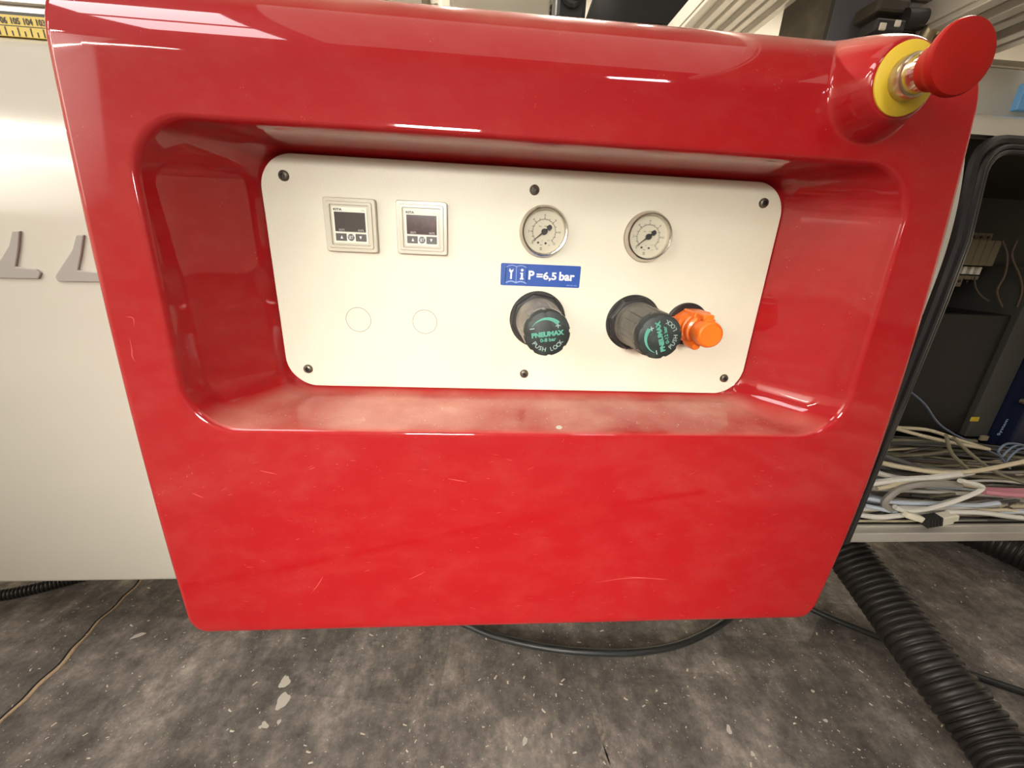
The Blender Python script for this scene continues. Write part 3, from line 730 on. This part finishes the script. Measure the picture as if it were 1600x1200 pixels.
# ================================================================ IN THE COMPARTMENT
# relay / terminal block
t0 = AT(1497, 365, 2, -260); t1 = AT(1556, 440, 2, -260)
tb = empty('terminal_block', (t0.x, t0.y-60, -260), 'beige row of terminal blocks with screws in the dark compartment', 'terminal block')
mw = 13.
for i in range(6):
    x = t0.x-14+i*mw
    b_ = obj('terminal', J(box(x, x+mw-1, t0.y-46, t0.y-8, -300, -246), box(x, x+mw-1, t0.y-8, t0.y+3, -300, -262), box(x, x+mw-1, t0.y-80 if i < 4 else t0.y-68, t0.y-62, -300, -258)), M['beige'], tb, smooth=False, bevel=.6)
    for yy, zz in ((t0.y-3, -262), (t0.y-71, -258)): obj('terminal_screw', lathe([(2.2, 0), (2.2, 1.6)], (x+5.5, yy, zz), n=10), M['ink'], b_, smooth=False)
    obj('terminal_key', box(x+3, x+9, t0.y-60, t0.y-48, -300, -256), M['face'], tb, smooth=False, bevel=.6)
obj('mounting_rail', box(t0.x-16, t0.x+64, t0.y-62, t0.y-46, -399, -299), M['alu'], tb, smooth=False)
def cable(name, pix, z, r, m, label, group=None, n=7, zz=None, category='cable'):
    pts = [AT(u, v, 2, (zz[i] if zz else z)) for i, (u, v) in enumerate(pix)]
    o = obj(name, tube(spline(pts, 7), r, n), m, org=tuple(pts[0]))
    return tag(o, label, category, group)
# three dark cabinets
p = AT(1380, 650, 2, -230); q = AT(1500, 676, 2, -230); tq = AT(1560, 500, 2, -230)
bk = obj('black_power_unit', box(GX0+12, q.x, q.y, tq.y+8, -395, -230), M['blk'], smooth=False, bevel=2)
tag(bk, 'large black metal unit standing left in the open compartment', 'power unit')
xg0, xg1 = q.x+1.5, AT(1545, 676, 2, -222).x
g = empty('grey_drive_unit', (xg0, q.y, -300), 'dark grey narrow unit with a yellow sticker between the black and navy units', 'drive unit')
obj('case', box(xg0, xg1, q.y-4, 40, -395, -222), M['greyp'], g, smooth=False, bevel=1.5)
ys = AT(1523, 655, 2, -221.6)
lab(obj('warning_sticker', box(ys.x-8, ys.x+8, ys.y-4, ys.y+4, -222, -221.5), M['yellow'], g, smooth=False), 'small yellow sticker')
xb1 = xg1+260
nb = empty('navy_drive_unit', (xg1+4, q.y-14, -300), 'navy blue unit with white lettering at the right of the compartment', 'drive unit')
obj('case', box(xg1+10, xb1, q.y-14, 40, -395, -196), M['nblue'], nb, smooth=False, bevel=3)
obj('side_channel', box(xg1+1.5, xg1+10, q.y-14, 40, -395, -214), M['nblue'], nb, smooth=False)
tp = AT(1568, 668, 2, -195)
text('unit_lettering', 'System', 8, M['lblue'], nb, (tp.x, tp.y), -195.6, rot=math.pi/2*.95, width=30)
kb = AT(1598, 627, 2, -194)
lab(obj('brass_terminal', lathe([(4, 0), (4, 8), (2.5, 12)], (kb.x, kb.y, -196), n=14), M['brass'], nb), 'brass screw terminal')
ys2 = AT(1536, 684, 2, -150)
tag(obj('wire_marker', box(ys2.x-6, ys2.x+6, ys2.y-4, ys2.y+4, -151, -147), M['beige'], smooth=False, bevel=1), 'small yellowed marker tag below the grey unit', 'marker tag')
# cables : the ones that can be told apart
cable('grey_lead', [(1420, 610), (1445, 632), (1465, 660), (1490, 678), (1520, 692), (1560, 712)], -165, 1.6, CWN['blue'], 'thin blue-grey lead hanging across the front of the black unit')
cable('cream_cable', [(1344, 714), (1400, 728), (1470, 738), (1530, 735), (1610, 719)], -70, 3.2, CWN['cream'], 'long cream cable sagging across the whole pile')
cable('white_cable', [(1352, 733), (1400, 746), (1450, 749), (1490, 744), (1520, 738)], -75, 3.6, CWN['white'], 'white cable crossing under the sagging cream cable')
cable('white_cable', [(1345, 758), (1400, 750), (1450, 747), (1500, 741)], -66, 4.2, CWN['white'], 'thick bright white cable rising from the trim to the right')
cable('grey_bent_cable', [(1500, 758), (1450, 756), (1412, 762), (1390, 775), (1382, 788), (1392, 797)], -56, 4.4, CWN['grey'], 'grey sheathed cable bent into a hook at the left end')
cable('cream_cable', [(1370, 764), (1420, 755), (1480, 754), (1535, 762)], -62, 2.8, CWN['cream'], 'cream cable running just above the hooked grey one')
cable('white_cable', [(1500, 751), (1535, 762), (1500, 780), (1450, 795), (1415, 798), (1398, 792)], -50, 3.2, CWN['white'], 'white cable looping back over itself at the front')
cable('pink_cable', [(1536, 768), (1570, 772), (1620, 775)], -62, 4.2, CWN['pink'], 'pink cable emerging from the grey ties on the right, upper one')
cable('pink_cable', [(1536, 764), (1570, 766), (1620, 767)], -74, 3.4, CWN['pink'], 'thinner pink cable behind the other pink cable')
cable('white_cable', [(1348, 778), (1400, 785), (1460, 787), (1520, 790), (1560, 786)], -62, 3.2, CWN['paleblue'], 'bluish white cable running straight low in the pile')
cable('white_cable', [(1480, 800), (1530, 801), (1570, 806), (1620, 812)], -48, 3.2, CWN['white'], 'off-white cable leaving at the lower right over the sill')
cable('white_cable', [(1342, 804), (1370, 808), (1400, 806), (1425, 802)], -50, 3.4, CWN['white'], 'short white cable lowest at the left corner')
cable('white_cable', [(1350, 790), (1375, 795), (1400, 800)], -56, 3.0, CWN['paleblue'], 'bluish short cable just above the lowest white one')
cable('beige_cable', [(1400, 668), (1450, 672), (1500, 688), (1545, 702)], -130, 2.6, CWN['cream'], 'beige cable arching below the black unit, upper one')
cable('beige_cable', [(1390, 667), (1430, 678), (1480, 690), (1540, 701)], -120, 2.6, CWN['cream'], 'beige cable just under the upper arching one')
cable('olive_cable', [(1478, 680), (1485, 705), (1500, 722), (1520, 740)], -100, 2.4, CWN['olive'], 'olive cable curving down through the middle of the pile')
cable('olive_cable', [(1490, 684), (1520, 712), (1560, 740), (1610, 758)], -105, 2.4, CWN['olive'], 'olive cable running diagonally down to the right')
cable('grey_cable', [(1352, 703), (1385, 714), (1425, 728), (1455, 742)], -95, 5.0, CWN['darkgrey'], 'thick dark grey cable slanting down from the left trim')
for k, (a, b) in enumerate((((1560, 705), (1572, 694)), ((1566, 714), (1585, 697)), ((1572, 722), (1592, 702)))):
    cable('blue_wire', [(a[0]+6, a[1]+10), a, b, (b[0]+20, b[1]), (b[0]+45, b[1]+10)], -92, 1.5, CWN['blue'], 'thin slate-blue wire looping at the right edge of the pile, %s of three' % ('topmost', 'middle', 'lowest')[k], 'slate-blue wire loops')
for k, (u0, du_) in enumerate(((1566, 1), (1589, -1))):
    cable('brown_wire', [(u0, 375), (u0+8*du_, 400), (u0+4, 430), (u0-8*du_, 455), (u0, 480)], -225, 1.3, CWN['brown'], ('thin brown wire hanging just right of the terminal blocks', 'thin brown wire hanging furthest right behind the terminals')[k])
cable('brown_wire', [(1523, 432), (1524, 448), (1533, 462), (1545, 470)], -235, 1.2, CWN['brown'], 'short brown wire curving down under the terminal blocks')
# clear plug connector on the sill
pc = AT(1455, 812, 2, -44)
cn = empty('cable_connector', tuple(pc), 'clear and black plug connector with a yellowed sleeve lying on the sill', 'connector')
def obox(c, hx, hy, hz, rot):
    v, f = box(c[0]-hx, c[0]+hx, c[1]-hy, c[1]+hy, c[2]-hz, c[2]+hz); return oriented(v, c, rot, f)
obj('sleeve', obox((pc.x-28, pc.y+5, -44), 14, 4, 4, -.3), M['dial'], cn, smooth=False, bevel=1.5)
obj('ribbed_grip', J(*[obox((pc.x-10+i*4.2, pc.y-2+.8*i, -43), 1.7, 6.5, 6, .35) for i in range(5)]), M['black'], cn, smooth=False)
obj('plug_shell', J(obox((pc.x+18, pc.y+2, -44), 8, 6.5, 6, .2), obox((pc.x+30, pc.y+4, -44), 4, 4.5, 4.5, .2)), M['holder'], cn, smooth=False, bevel=1)
# the uncountable rest
tang = []; tm = {}
cl = [CWN[k] for k in ('darkgrey', 'grey', 'brown', 'olive', 'cream', 'darkgrey', 'paleblue', 'grey', 'white')]
vsA, fsA, miA = [], [], []
for i in range(130):
    depth = random.random()
    z = -62-depth*150; ytop = GY0+8+depth*46
    y = random.uniform(GY0+4, ytop+6)
    x0 = GX0+random.uniform(8, 200) if i % 3 else GX0+8; L_ = random.uniform(150, 480); k = random.randrange(len(cl)) if depth < .5 else random.choice((0, 2, 3, 5, 1, 4))
    ph = random.uniform(0, 6); amp = random.uniform(3, 16); pts = []
    for s in range(7):
        t = s/6; pts.append((x0+L_*t, max(GY0+4, y+amp*.5*math.sin(ph+t*4)+random.uniform(-2, 2)), min(-58, max(-215, z+amp*2.2*math.sin(ph*2+t*3)))))
    v, f = tube(spline(pts, 4), random.uniform(1.4, 4.0), 6); n0 = len(vsA)
    vsA += v; fsA += [tuple(j+n0 for j in q_) for q_ in f]; miA += [k]*len(f)
tg = obj('cable_tangle', (vsA, fsA, miA), cl[0], mats=cl[1:], org=(GX0+200, GY0, -120), kind='stuff')
tag(tg, 'dense tangle of grey, cream and dark cables filling the bottom of the compartment', 'cables')
# ================================================================ ON THE FLOOR
FL = FY
hp = [(1270, 790, -425), (1348, 895, -458), (1460, 1045, -501), (1575, 1190, -531), (1740, 1410, -533)]
pts = [AT(u, v, 1, y) for u, v, y in hp]
pts = [Vector((pts[0].x-40, -378, pts[0].z-40))]+pts[1:]
tag(obj('extraction_hose', corrugated(pts, 36, 9.6, 3.0, 40), M['hose'], org=(pts[3].x, FL, pts[3].z), angle=60), 'thick black corrugated hose coming from behind the console across the floor', 'hose')
pts = [AT(u, v, 1, FL+37) for u, v in ((1400, 792), (1470, 812), (1540, 838), (1610, 868), (1700, 915))]
tag(obj('extraction_hose', corrugated(pts, 37, 11, 2.5, 32), M['hose'], org=(pts[2].x, FL, pts[2].z), angle=60), 'black corrugated hose lying in the shade under the cable compartment', 'hose')
pts = [AT(u, v, 1, FL+11) for u, v in ((-120, 948), (0, 930), (60, 918), (110, 905), (190, 885))]
tag(obj('cable_conduit', corrugated(pts, 10, 5, 1.3, 16), M['hose'], org=(pts[1].x, FL, pts[1].z), angle=60), 'thin ribbed black conduit under the white machine at the left', 'conduit')
def fcable(pix, r, label, ext=None, m=None):
    pts = [AT(u, v, 1, FL+r+.3) for u, v in pix]
    return tag(obj('floor_cable', tube(spline(pts, 14), r, 12), m or M['cblack'], org=(pts[1].x, FL, pts[1].z)), label, 'cable')
fcable([(560, 880), (650, 938), (745, 983), (800, 1001), (870, 1014), (950, 1020), (1020, 1016), (1080, 1000), (1140, 965), (1180, 920)], 5.6, 'dark cable looping out on the floor just below the console edge')
fcable([(1170, 905), (1275, 955), (1330, 978), (1390, 1002), (1470, 1036), (1550, 1065), (1650, 1098)], 5.2, 'black cable running on the floor under the thick corrugated hose')
# long dark strip in front, mirrored in the lacquer as a diagonal line
fc = [(-900, FL+5, 330), (-400, FL+5, 480), (100, FL+5, 640), (600, FL+5, 760)]
tag(obj('floor_cable', tube(spline(fc, 8), 5, 10), M['cblack'], org=(0, FL, 600)), 'black cable lying on the floor in front of the console', 'cable')
# expansion joint with crumbling filler
P0, P1 = AT(0, 1130, 1, FL), AT(215, 910, 1, FL)
jl, fl_ = [], []
zs = [500-i*8 for i in range(190)]
def jx(z):
    t = (z-P0.z)/(P1.z-P0.z); return P0.x+(P1.x-P0.x)*t+2.0*math.sin(z*.05)+1.6*math.sin(z*.13+1)
def wfil(z): return 2.2+3.2*max(0, math.sin((z+150)*.021))*(1 if z < 120 else .5)+1.0*abs(math.sin(z*.31))
v1, f1, v2, f2 = [], [], [], []
for i, z in enumerate(zs):
    x = jx(z); wv = wfil(z)
    v1 += [(x-3.4, FL+.25, z), (x+.6, FL+.25, z)]
    h = .6+.7*abs(math.sin(z*.4))
    v2 += [(x-.3, FL+.2, z), (x-.1+wv*.4, FL+h, z), (x+wv, FL+h*.8, z), (x+wv+.8, FL+.2, z)]
    if i: f1.append((2*i-2, 2*i-1, 2*i+1, 2*i)); f2 += [(4*i-4+k, 4*i-3+k, 4*i+1+k, 4*i+k) for k in range(3)]
obj('floor_joint_gap', (v1, f1), M['crack'], floor, smooth=False)
lab(obj('floor_joint_filler', (v2, f2), M['tan'], floor, smooth=True), 'crumbling tan joint filler')
def spot(u, v, a, b, rot, m=None, seed=0):
    c = AT(u, v, 1, FL); n = 18; pts = []
    for k in range(n):
        th = 2*math.pi*k/n; r = 1+.13*math.sin(3*th+seed)+.08*math.sin(5*th+2*seed)
        x, z = a*r*math.cos(th), b*r*math.sin(th); pts.append((c.x+x*math.cos(rot)-z*math.sin(rot), FL+.35, c.z+x*math.sin(rot)+z*math.cos(rot)))
    ba = [(p[0], FL+.02, p[2]) for p in pts]
    obj('paint_spot', loops([ba, pts], False, True), m or M['paint'], floor, smooth=False)
gr = mat('worn_pale_paint', (.26, .23, .19), .8, vary=(200, (.14, .12, .1), .4, .6))
for i, a in enumerate(((216, 993, 9, 3.5, -.5), (445, 1066, 7, 8, 0), (442, 1095, 8, 11, 0), (414, 1133, 6, 3, .6), (436, 1128, 2.5, 3, 0), (407, 1136, 2, 2, 0), (1139, 1140, 3, 6, .3), (1176, 1178, 2.5, 3, .3), (1270, 1080, 2.5, 2, 0), (820, 1158, 3, 5, .4), (1290, 1126, 3, 2, 0))):
    spot(*a, seed=i)
spot(587, 1004, 7, 5, .2, gr, 3); spot(673, 1050, 8, 5, .4, gr, 5)
spot(725, 1056, 2.4, 15, .1, gr, 1); spot(648, 1192, 2.5, 12, 0, gr, 1); spot(938, 1140, 4, 38, -.08, gr, 2); spot(945, 1190, 6, 16, 0, gr, 4)
ch = []
for i in range(5200):
    x = random.uniform(-1100, 1500); z = -420+random.random()**.75*800
    s = random.choice((.35, .5, .5, .7, .7, 1.0, 1.6))*random.uniform(.6, 1.1); a = random.uniform(0, 3.14); e = random.uniform(1, 2.6)
    q_ = [(x+s*(e*dx*math.cos(a)-dz*math.sin(a)), FL+h, z+s*(e*dx*math.sin(a)+dz*math.cos(a))) for dx, dz, h in ((-1, -.7, .1), (1, -.5, .1), (.8, .7, .1), (-.7, .8, .1), (0, 0, .25+s*.5))]
    ch.append((q_, [(0, 1, 4), (1, 2, 4), (2, 3, 4), (3, 0, 4)]))
tag(obj('sawdust_chips', J(*ch), M['chip'], org=(0, FL, 0), smooth=False, kind='stuff'), 'scattered pale sawdust chips all over the dark concrete floor', 'sawdust')
# ================================================================ BACKGROUND
def pbox(u0, v0, u1, v1, z, d):
    a, b = AT(u0, v0, 2, z), AT(u1, v1, 2, z); return box(min(a.x, b.x), max(a.x, b.x), min(a.y, b.y), max(a.y, b.y), z-d, z)
# rails overhead along the depth of the machine
def rail(name, u_l, u_r, yv, z0, z1, m, label, grooves=5, cat='rail', h=26):
    a = AT(*u_l, 1, yv); b = AT(*u_r, 1, yv)
    # x at fixed x/y ratio
    x0, x1 = a.x, b.x; r = empty(name, ((x0+x1)/2, yv, (z0+z1)/2), label, cat)
    obj('base_plate', box(x0, x1, yv+6, yv+h, z0, z1), m, r, smooth=False)
    wv = (x1-x0)/grooves
    for i in range(grooves):
        obj('rib', box(x0+wv*i+wv*.1, x0+wv*(i+.62), yv-(3 if i % 2 else 0), yv+6, z0, z1), m, r, smooth=False, bevel=1)
    return r
rail('ribbed_beam', (1105, 0), (1250, 0), 330, -620, 330, M['alu'], 'ribbed aluminium beam running back overhead, left of the dark post', 6)
rail('ribbed_beam', (1500, 22), (1562, 88), 262, -520, 330, M['alu'], 'broad aluminium beam running back overhead behind the stop button', 5)
# dark post
z = -150
a, b = AT(1285, 62, 2, z), AT(1392, 62, 2, z)
po = empty('machine_post', ((a.x+b.x)/2, YT, z-40), 'square slate-grey machine post with a grimy side, right of the ribbed beam', 'post')
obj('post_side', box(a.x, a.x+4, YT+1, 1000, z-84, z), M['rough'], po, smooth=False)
obj('post_front', box(a.x+4, b.x, YT+1, 1000, z-84, z), M['slate'], po, smooth=False, bevel=1.5)
# clamp mechanism
z = -110
cm = empty('clamp_unit', tuple(AT(1420, 60, 2, z)), 'black clamp mechanism with slotted plate beside the slate post', 'clamp')
obj('slotted_plate', pbox(1372, 26, 1412, 52, z, 20), M['black'], cm, smooth=False, bevel=2)
obj('slot', pbox(1377, 34, 1384, 47, z+1, 4), M['chip'], cm, smooth=False, bevel=1)
obj('slot', pbox(1401, 30, 1407, 42, z+1, 4), M['chip'], cm, smooth=False, bevel=1)
obj('clamp_block', J(pbox(1378, -8, 1420, 22, z-10, 40), pbox(1420, -20, 1500, 8, z-20, 30)), M['rough'], cm, smooth=False, bevel=3)
pa, pb_ = AT(1410, 30, 2, z-10), AT(1480, 30, 2, z-10)
obj('cylinder', tube([pa, pb_+Vector((20, 0, 0))], 9, 20), M['black'], cm)
obj('steel_tab', pbox(1474, 14, 1490, 44, z, 5), M['steel'], cm, smooth=False, bevel=1)
pe = [AT(1440, 70, 2, z-5), AT(1452, 50, 2, z-5), AT(1468, 42, 2, z-5), AT(1486, 44, 2, z-5)]
obj('elbow_bracket', tube(spline(pe, 6), 7, 12), M['brass'], cm)
obj('lower_block', pbox(1395, 46, 1450, 80, z-15, 30), M['rough'], cm, smooth=False, bevel=2)
# white housings and bright parts further back
z = -1150
def wbox(name, px, z, d, m, label, cat, **k):
    o = obj(name, pbox(*px, z, d), m, smooth=False, bevel=3, **k); return tag(o, label, cat)
def hall_box(name, u0, u1, vtop, z, d, m, label, cat):
    a, b = AT(u0, 20, 2, z), AT(u1, 20, 2, z); t = AT(u0, vtop, 2, z).y
    o = obj(name, box(a.x, b.x, FY, t, z-d, z), m, smooth=False, bevel=4); return tag(o, label, cat), a.x, b.x, t
_, ca0, ca1, ct = hall_box('tall_cabinet', 330, 508, -260, -1300, 500, M['white'], 'tall white cabinet behind the machine, leftmost above the console', 'cabinet')
_, cb0, cb1, ct = hall_box('tall_cabinet', 528, 668, -260, -1320, 500, M['white'], 'tall white cabinet behind the machine, second from the left', 'cabinet')
cc = empty('tall_cabinet', tuple(AT(770, 20, 2, -1280)), 'wide white cabinet with a hinged door edge, left of the black lamp housing', 'cabinet')
a, b = AT(706, 20, 2, -1280), AT(858, 20, 2, -1280)
obj('carcass', box(a.x-8, b.x+40, FY, 1500, -1800, -1290), M['white'], cc, smooth=False)
obj('door', box(a.x, b.x, FY+60, 1450, -1290, -1275), M['white'], cc, smooth=False, bevel=3)
for yy in (AT(850, 20, 2, -1275).y, AT(856, 12, 2, -1275).y): obj('hinge_pin', lathe([(7, 0), (7, 8)], (b.x+8, yy, -1275), n=12), M['black'], cc)
wp = M['beige']
for k, (u, l) in enumerate(((612, 'beige hanging strap left of the other one above the console'), (678, 'beige hanging strap right of the other one above the console'))):
    a = AT(u, 12, 2, -1000); tag(obj('hanging_strap', tube(spline([(a.x+22, a.y-40, -1000), (a.x, a.y, -1000), (a.x-22, a.y+160, -1000), (a.x-30, 2600, -1000)], 5), 15, 10), wp), l, 'strap')
a = AT(893, 6, 2, -600)
lm = empty('lamp_housing', tuple(a), 'black boxy housing with a round lens left of the person', 'lamp housing')
obj('case', box(a.x-30, a.x+30, a.y-26, a.y+90, -670, -600), M['black'], lm, smooth=False, bevel=8)
obj('lens', lathe([(23, 0), (23, 6), (18, 8), (16, 3), (7, 2)], (a.x, a.y+15, -600), n=36), M['lens'], lm)
obj('stand', box(a.x-30, a.x-14, FY, a.y-26, -670, -654), M['slate'], lm, smooth=False)
sb = AT(1592, 150, 2, -100)
tag(obj('blue_marker_sticker', box(sb.x+1, sb.x+60, sb.y-13, sb.y+12, -105, -98), M['sky'], smooth=False, bevel=1), 'light blue plastic tag at the far right on the white machine top', 'tag')
# ================================================================ PERSON
def person():
    base = AT(1010, 36, 2, -930); px, pz = base.x, -930; hem = AT(1010, 26, 2, -812).y   # height of the sweater hem
    s = 1.0
    J_ = {}
    def add(n, x, y, z, r): J_[n] = (px+x, y, pz+z, r)
    H = hem-30
    add('pel', 0, H-20, 0, 150); add('waist', 0, H+130, 5, 128); add('chest', 0, H+330, 0, 150); add('sh', 0, H+440, -10, 110); add('neck', 0, H+530, 0, 55); add('head0', 0, H+590, 15, 78); add('head1', 0, H+680, 20, 92); add('head2', 0, H+750, 12, 60)
    E = [('pel', 'waist'), ('waist', 'chest'), ('chest', 'sh'), ('sh', 'neck'), ('neck', 'head0'), ('head0', 'head1'), ('head1', 'head2')]
    fl_y = FY+40
    for sd, nm in ((-1, 'l'), (1, 'r')):
        add('hip'+nm, sd*85, H-90, 0, 105); add('knee'+nm, sd*95, (H-90+fl_y)/2+20, 15, 62); add('ank'+nm, sd*100, fl_y+55, -5, 42); add('toe'+nm, sd*115, fl_y-5, 130, 32)
        add('s'+nm, sd*185, H+425, -10, 62); add('el'+nm, sd*226, H+190, 20, 44); add('wr'+nm, sd*190, H+330, 190, 30); add('ha'+nm, sd*175, H+370, 250, 30)
        E += [('pel', 'hip'+nm), ('hip'+nm, 'knee'+nm), ('knee'+nm, 'ank'+nm), ('ank'+nm, 'toe'+nm), ('sh', 's'+nm), ('s'+nm, 'el'+nm), ('el'+nm, 'wr'+nm), ('wr'+nm, 'ha'+nm)]
        for k, (dx, L_) in enumerate(((-24, 62), (-8, 74), (8, 70), (22, 56))):
            add('f%s%d' % (nm, k), sd*175+dx, H+385, 290, 9); add('g%s%d' % (nm, k), sd*175+dx*1.1, H+392, 290+L_*.5, 8); add('h%s%d' % (nm, k), sd*175+dx*1.1, H+372, 290+L_*.8, 7)
            E += [('ha'+nm, 'f%s%d' % (nm, k)), ('f%s%d' % (nm, k), 'g%s%d' % (nm, k)), ('g%s%d' % (nm, k), 'h%s%d' % (nm, k))]
        add('t'+nm, sd*175-sd*38, H+372, 255, 10); add('u'+nm, sd*175-sd*46, H+368, 292, 8); E += [('ha'+nm, 't'+nm), ('t'+nm, 'u'+nm)]
    names = list(J_); me = bpy.data.meshes.new('person')
    me.from_pydata([tuple(Wd(J_[n][:3])) for n in names], [(names.index(a), names.index(b)) for a, b in E], []); me.update()
    o = bpy.data.objects.new('tmp', me); C.objects.link(o)
    sk = o.modifiers.new('skin', 'SKIN'); su = o.modifiers.new('sub', 'SUBSURF'); su.levels = 2; su.render_levels = 2
    for i, n in enumerate(names):
        d = me.skin_vertices[0].data[i]; r = J_[n][3]*.001
        flat = n in ('pel', 'waist', 'chest', 'sh'); d.radius = (r, r*.68 if flat else r); d.use_root = (n == 'pel')
        if n.startswith('ha'): d.radius = (r*1.1, r*.5)
    dg = bpy.context.evaluated_depsgraph_get(); em = bpy.data.meshes.new_from_object(o.evaluated_get(dg)); bpy.data.objects.remove(o)
    V = [v.co.copy() for v in em.vertices]; Fc = [tuple(p.vertices) for p in em.polygons]
    auth = [(v.x*1000, v.z*1000-570, -v.y*1000) for v in V]
    mi = []
    wr = J_['wrl']
    for f in Fc:
        cx = sum(auth[i][0] for i in f)/len(f); cy = sum(auth[i][1] for i in f)/len(f); cz = sum(auth[i][2] for i in f)/len(f)
        if cz > pz+205 and cy > H+300 and cy < H+450: mi.append(2)
        elif cy > H+520: mi.append(2)
        elif cy < FY+95: mi.append(3)
        elif cy > hem or abs(cx-px) > 165 and cy > H+10: mi.append(0)
        else: mi.append(1)
    b = obj('body', (auth, Fc, mi), M['sweater'], org=(px, FY, pz), mats=[M['trousers'], M['skin'], M['black']], angle=80)
    b.name = 'person'
    tag(b, 'person in a black sweater and grey trousers standing behind the machine', 'person')
    ORG['person'] = (px, FY, pz)
    # hair, face details
    hd = (px, H+690, pz+14)
    obj('hair', lathe([(98, 0), (104, 20), (98, 50), (74, 78), (30, 96), (1, 100)], (px, H+685, pz+6), axis=(0, 1, -.12), n=28), M['hair'], b)
    obj('nose', lathe([(15, 0), (11, 14), (3, 26)], (px, H+650, pz+104), axis=(0, -.3, 1), n=14), M['skin'], b)
    for sd in (-1, 1):
        obj('eye', lathe([(11, 0), (8, 5), (1, 7)], (px+sd*32, H+678, pz+100), n=14), M['wht'], b)
        obj('ear', lathe([(20, 0), (24, 6), (16, 12)], (px+sd*90, H+660, pz+10), axis=(sd, 0, .2), n=16), M['skin'], b)
    obj('mouth', box(px-24, px+24, H+612, H+618, pz+88, pz+100), mat('lips', (.4, .16, .13), .5), b, smooth=False, bevel=2)
    # sweater hem and trouser seam
    obj('sweater_hem', loops([[(px+rx*math.cos(t), hem+yy, pz+rz*math.sin(t)) for t in [2*math.pi*i/40 for i in range(40)]] for yy, rx, rz in ((-12, 158, 118), (-14, 168, 126), (30, 166, 124), (80, 150, 108))]), M['sweater'], b)
    obj('trouser_seam', box(px-1.5, px+1.5, hem-160, hem-10, pz+104, pz+120), M['black'], b, smooth=False)
person()
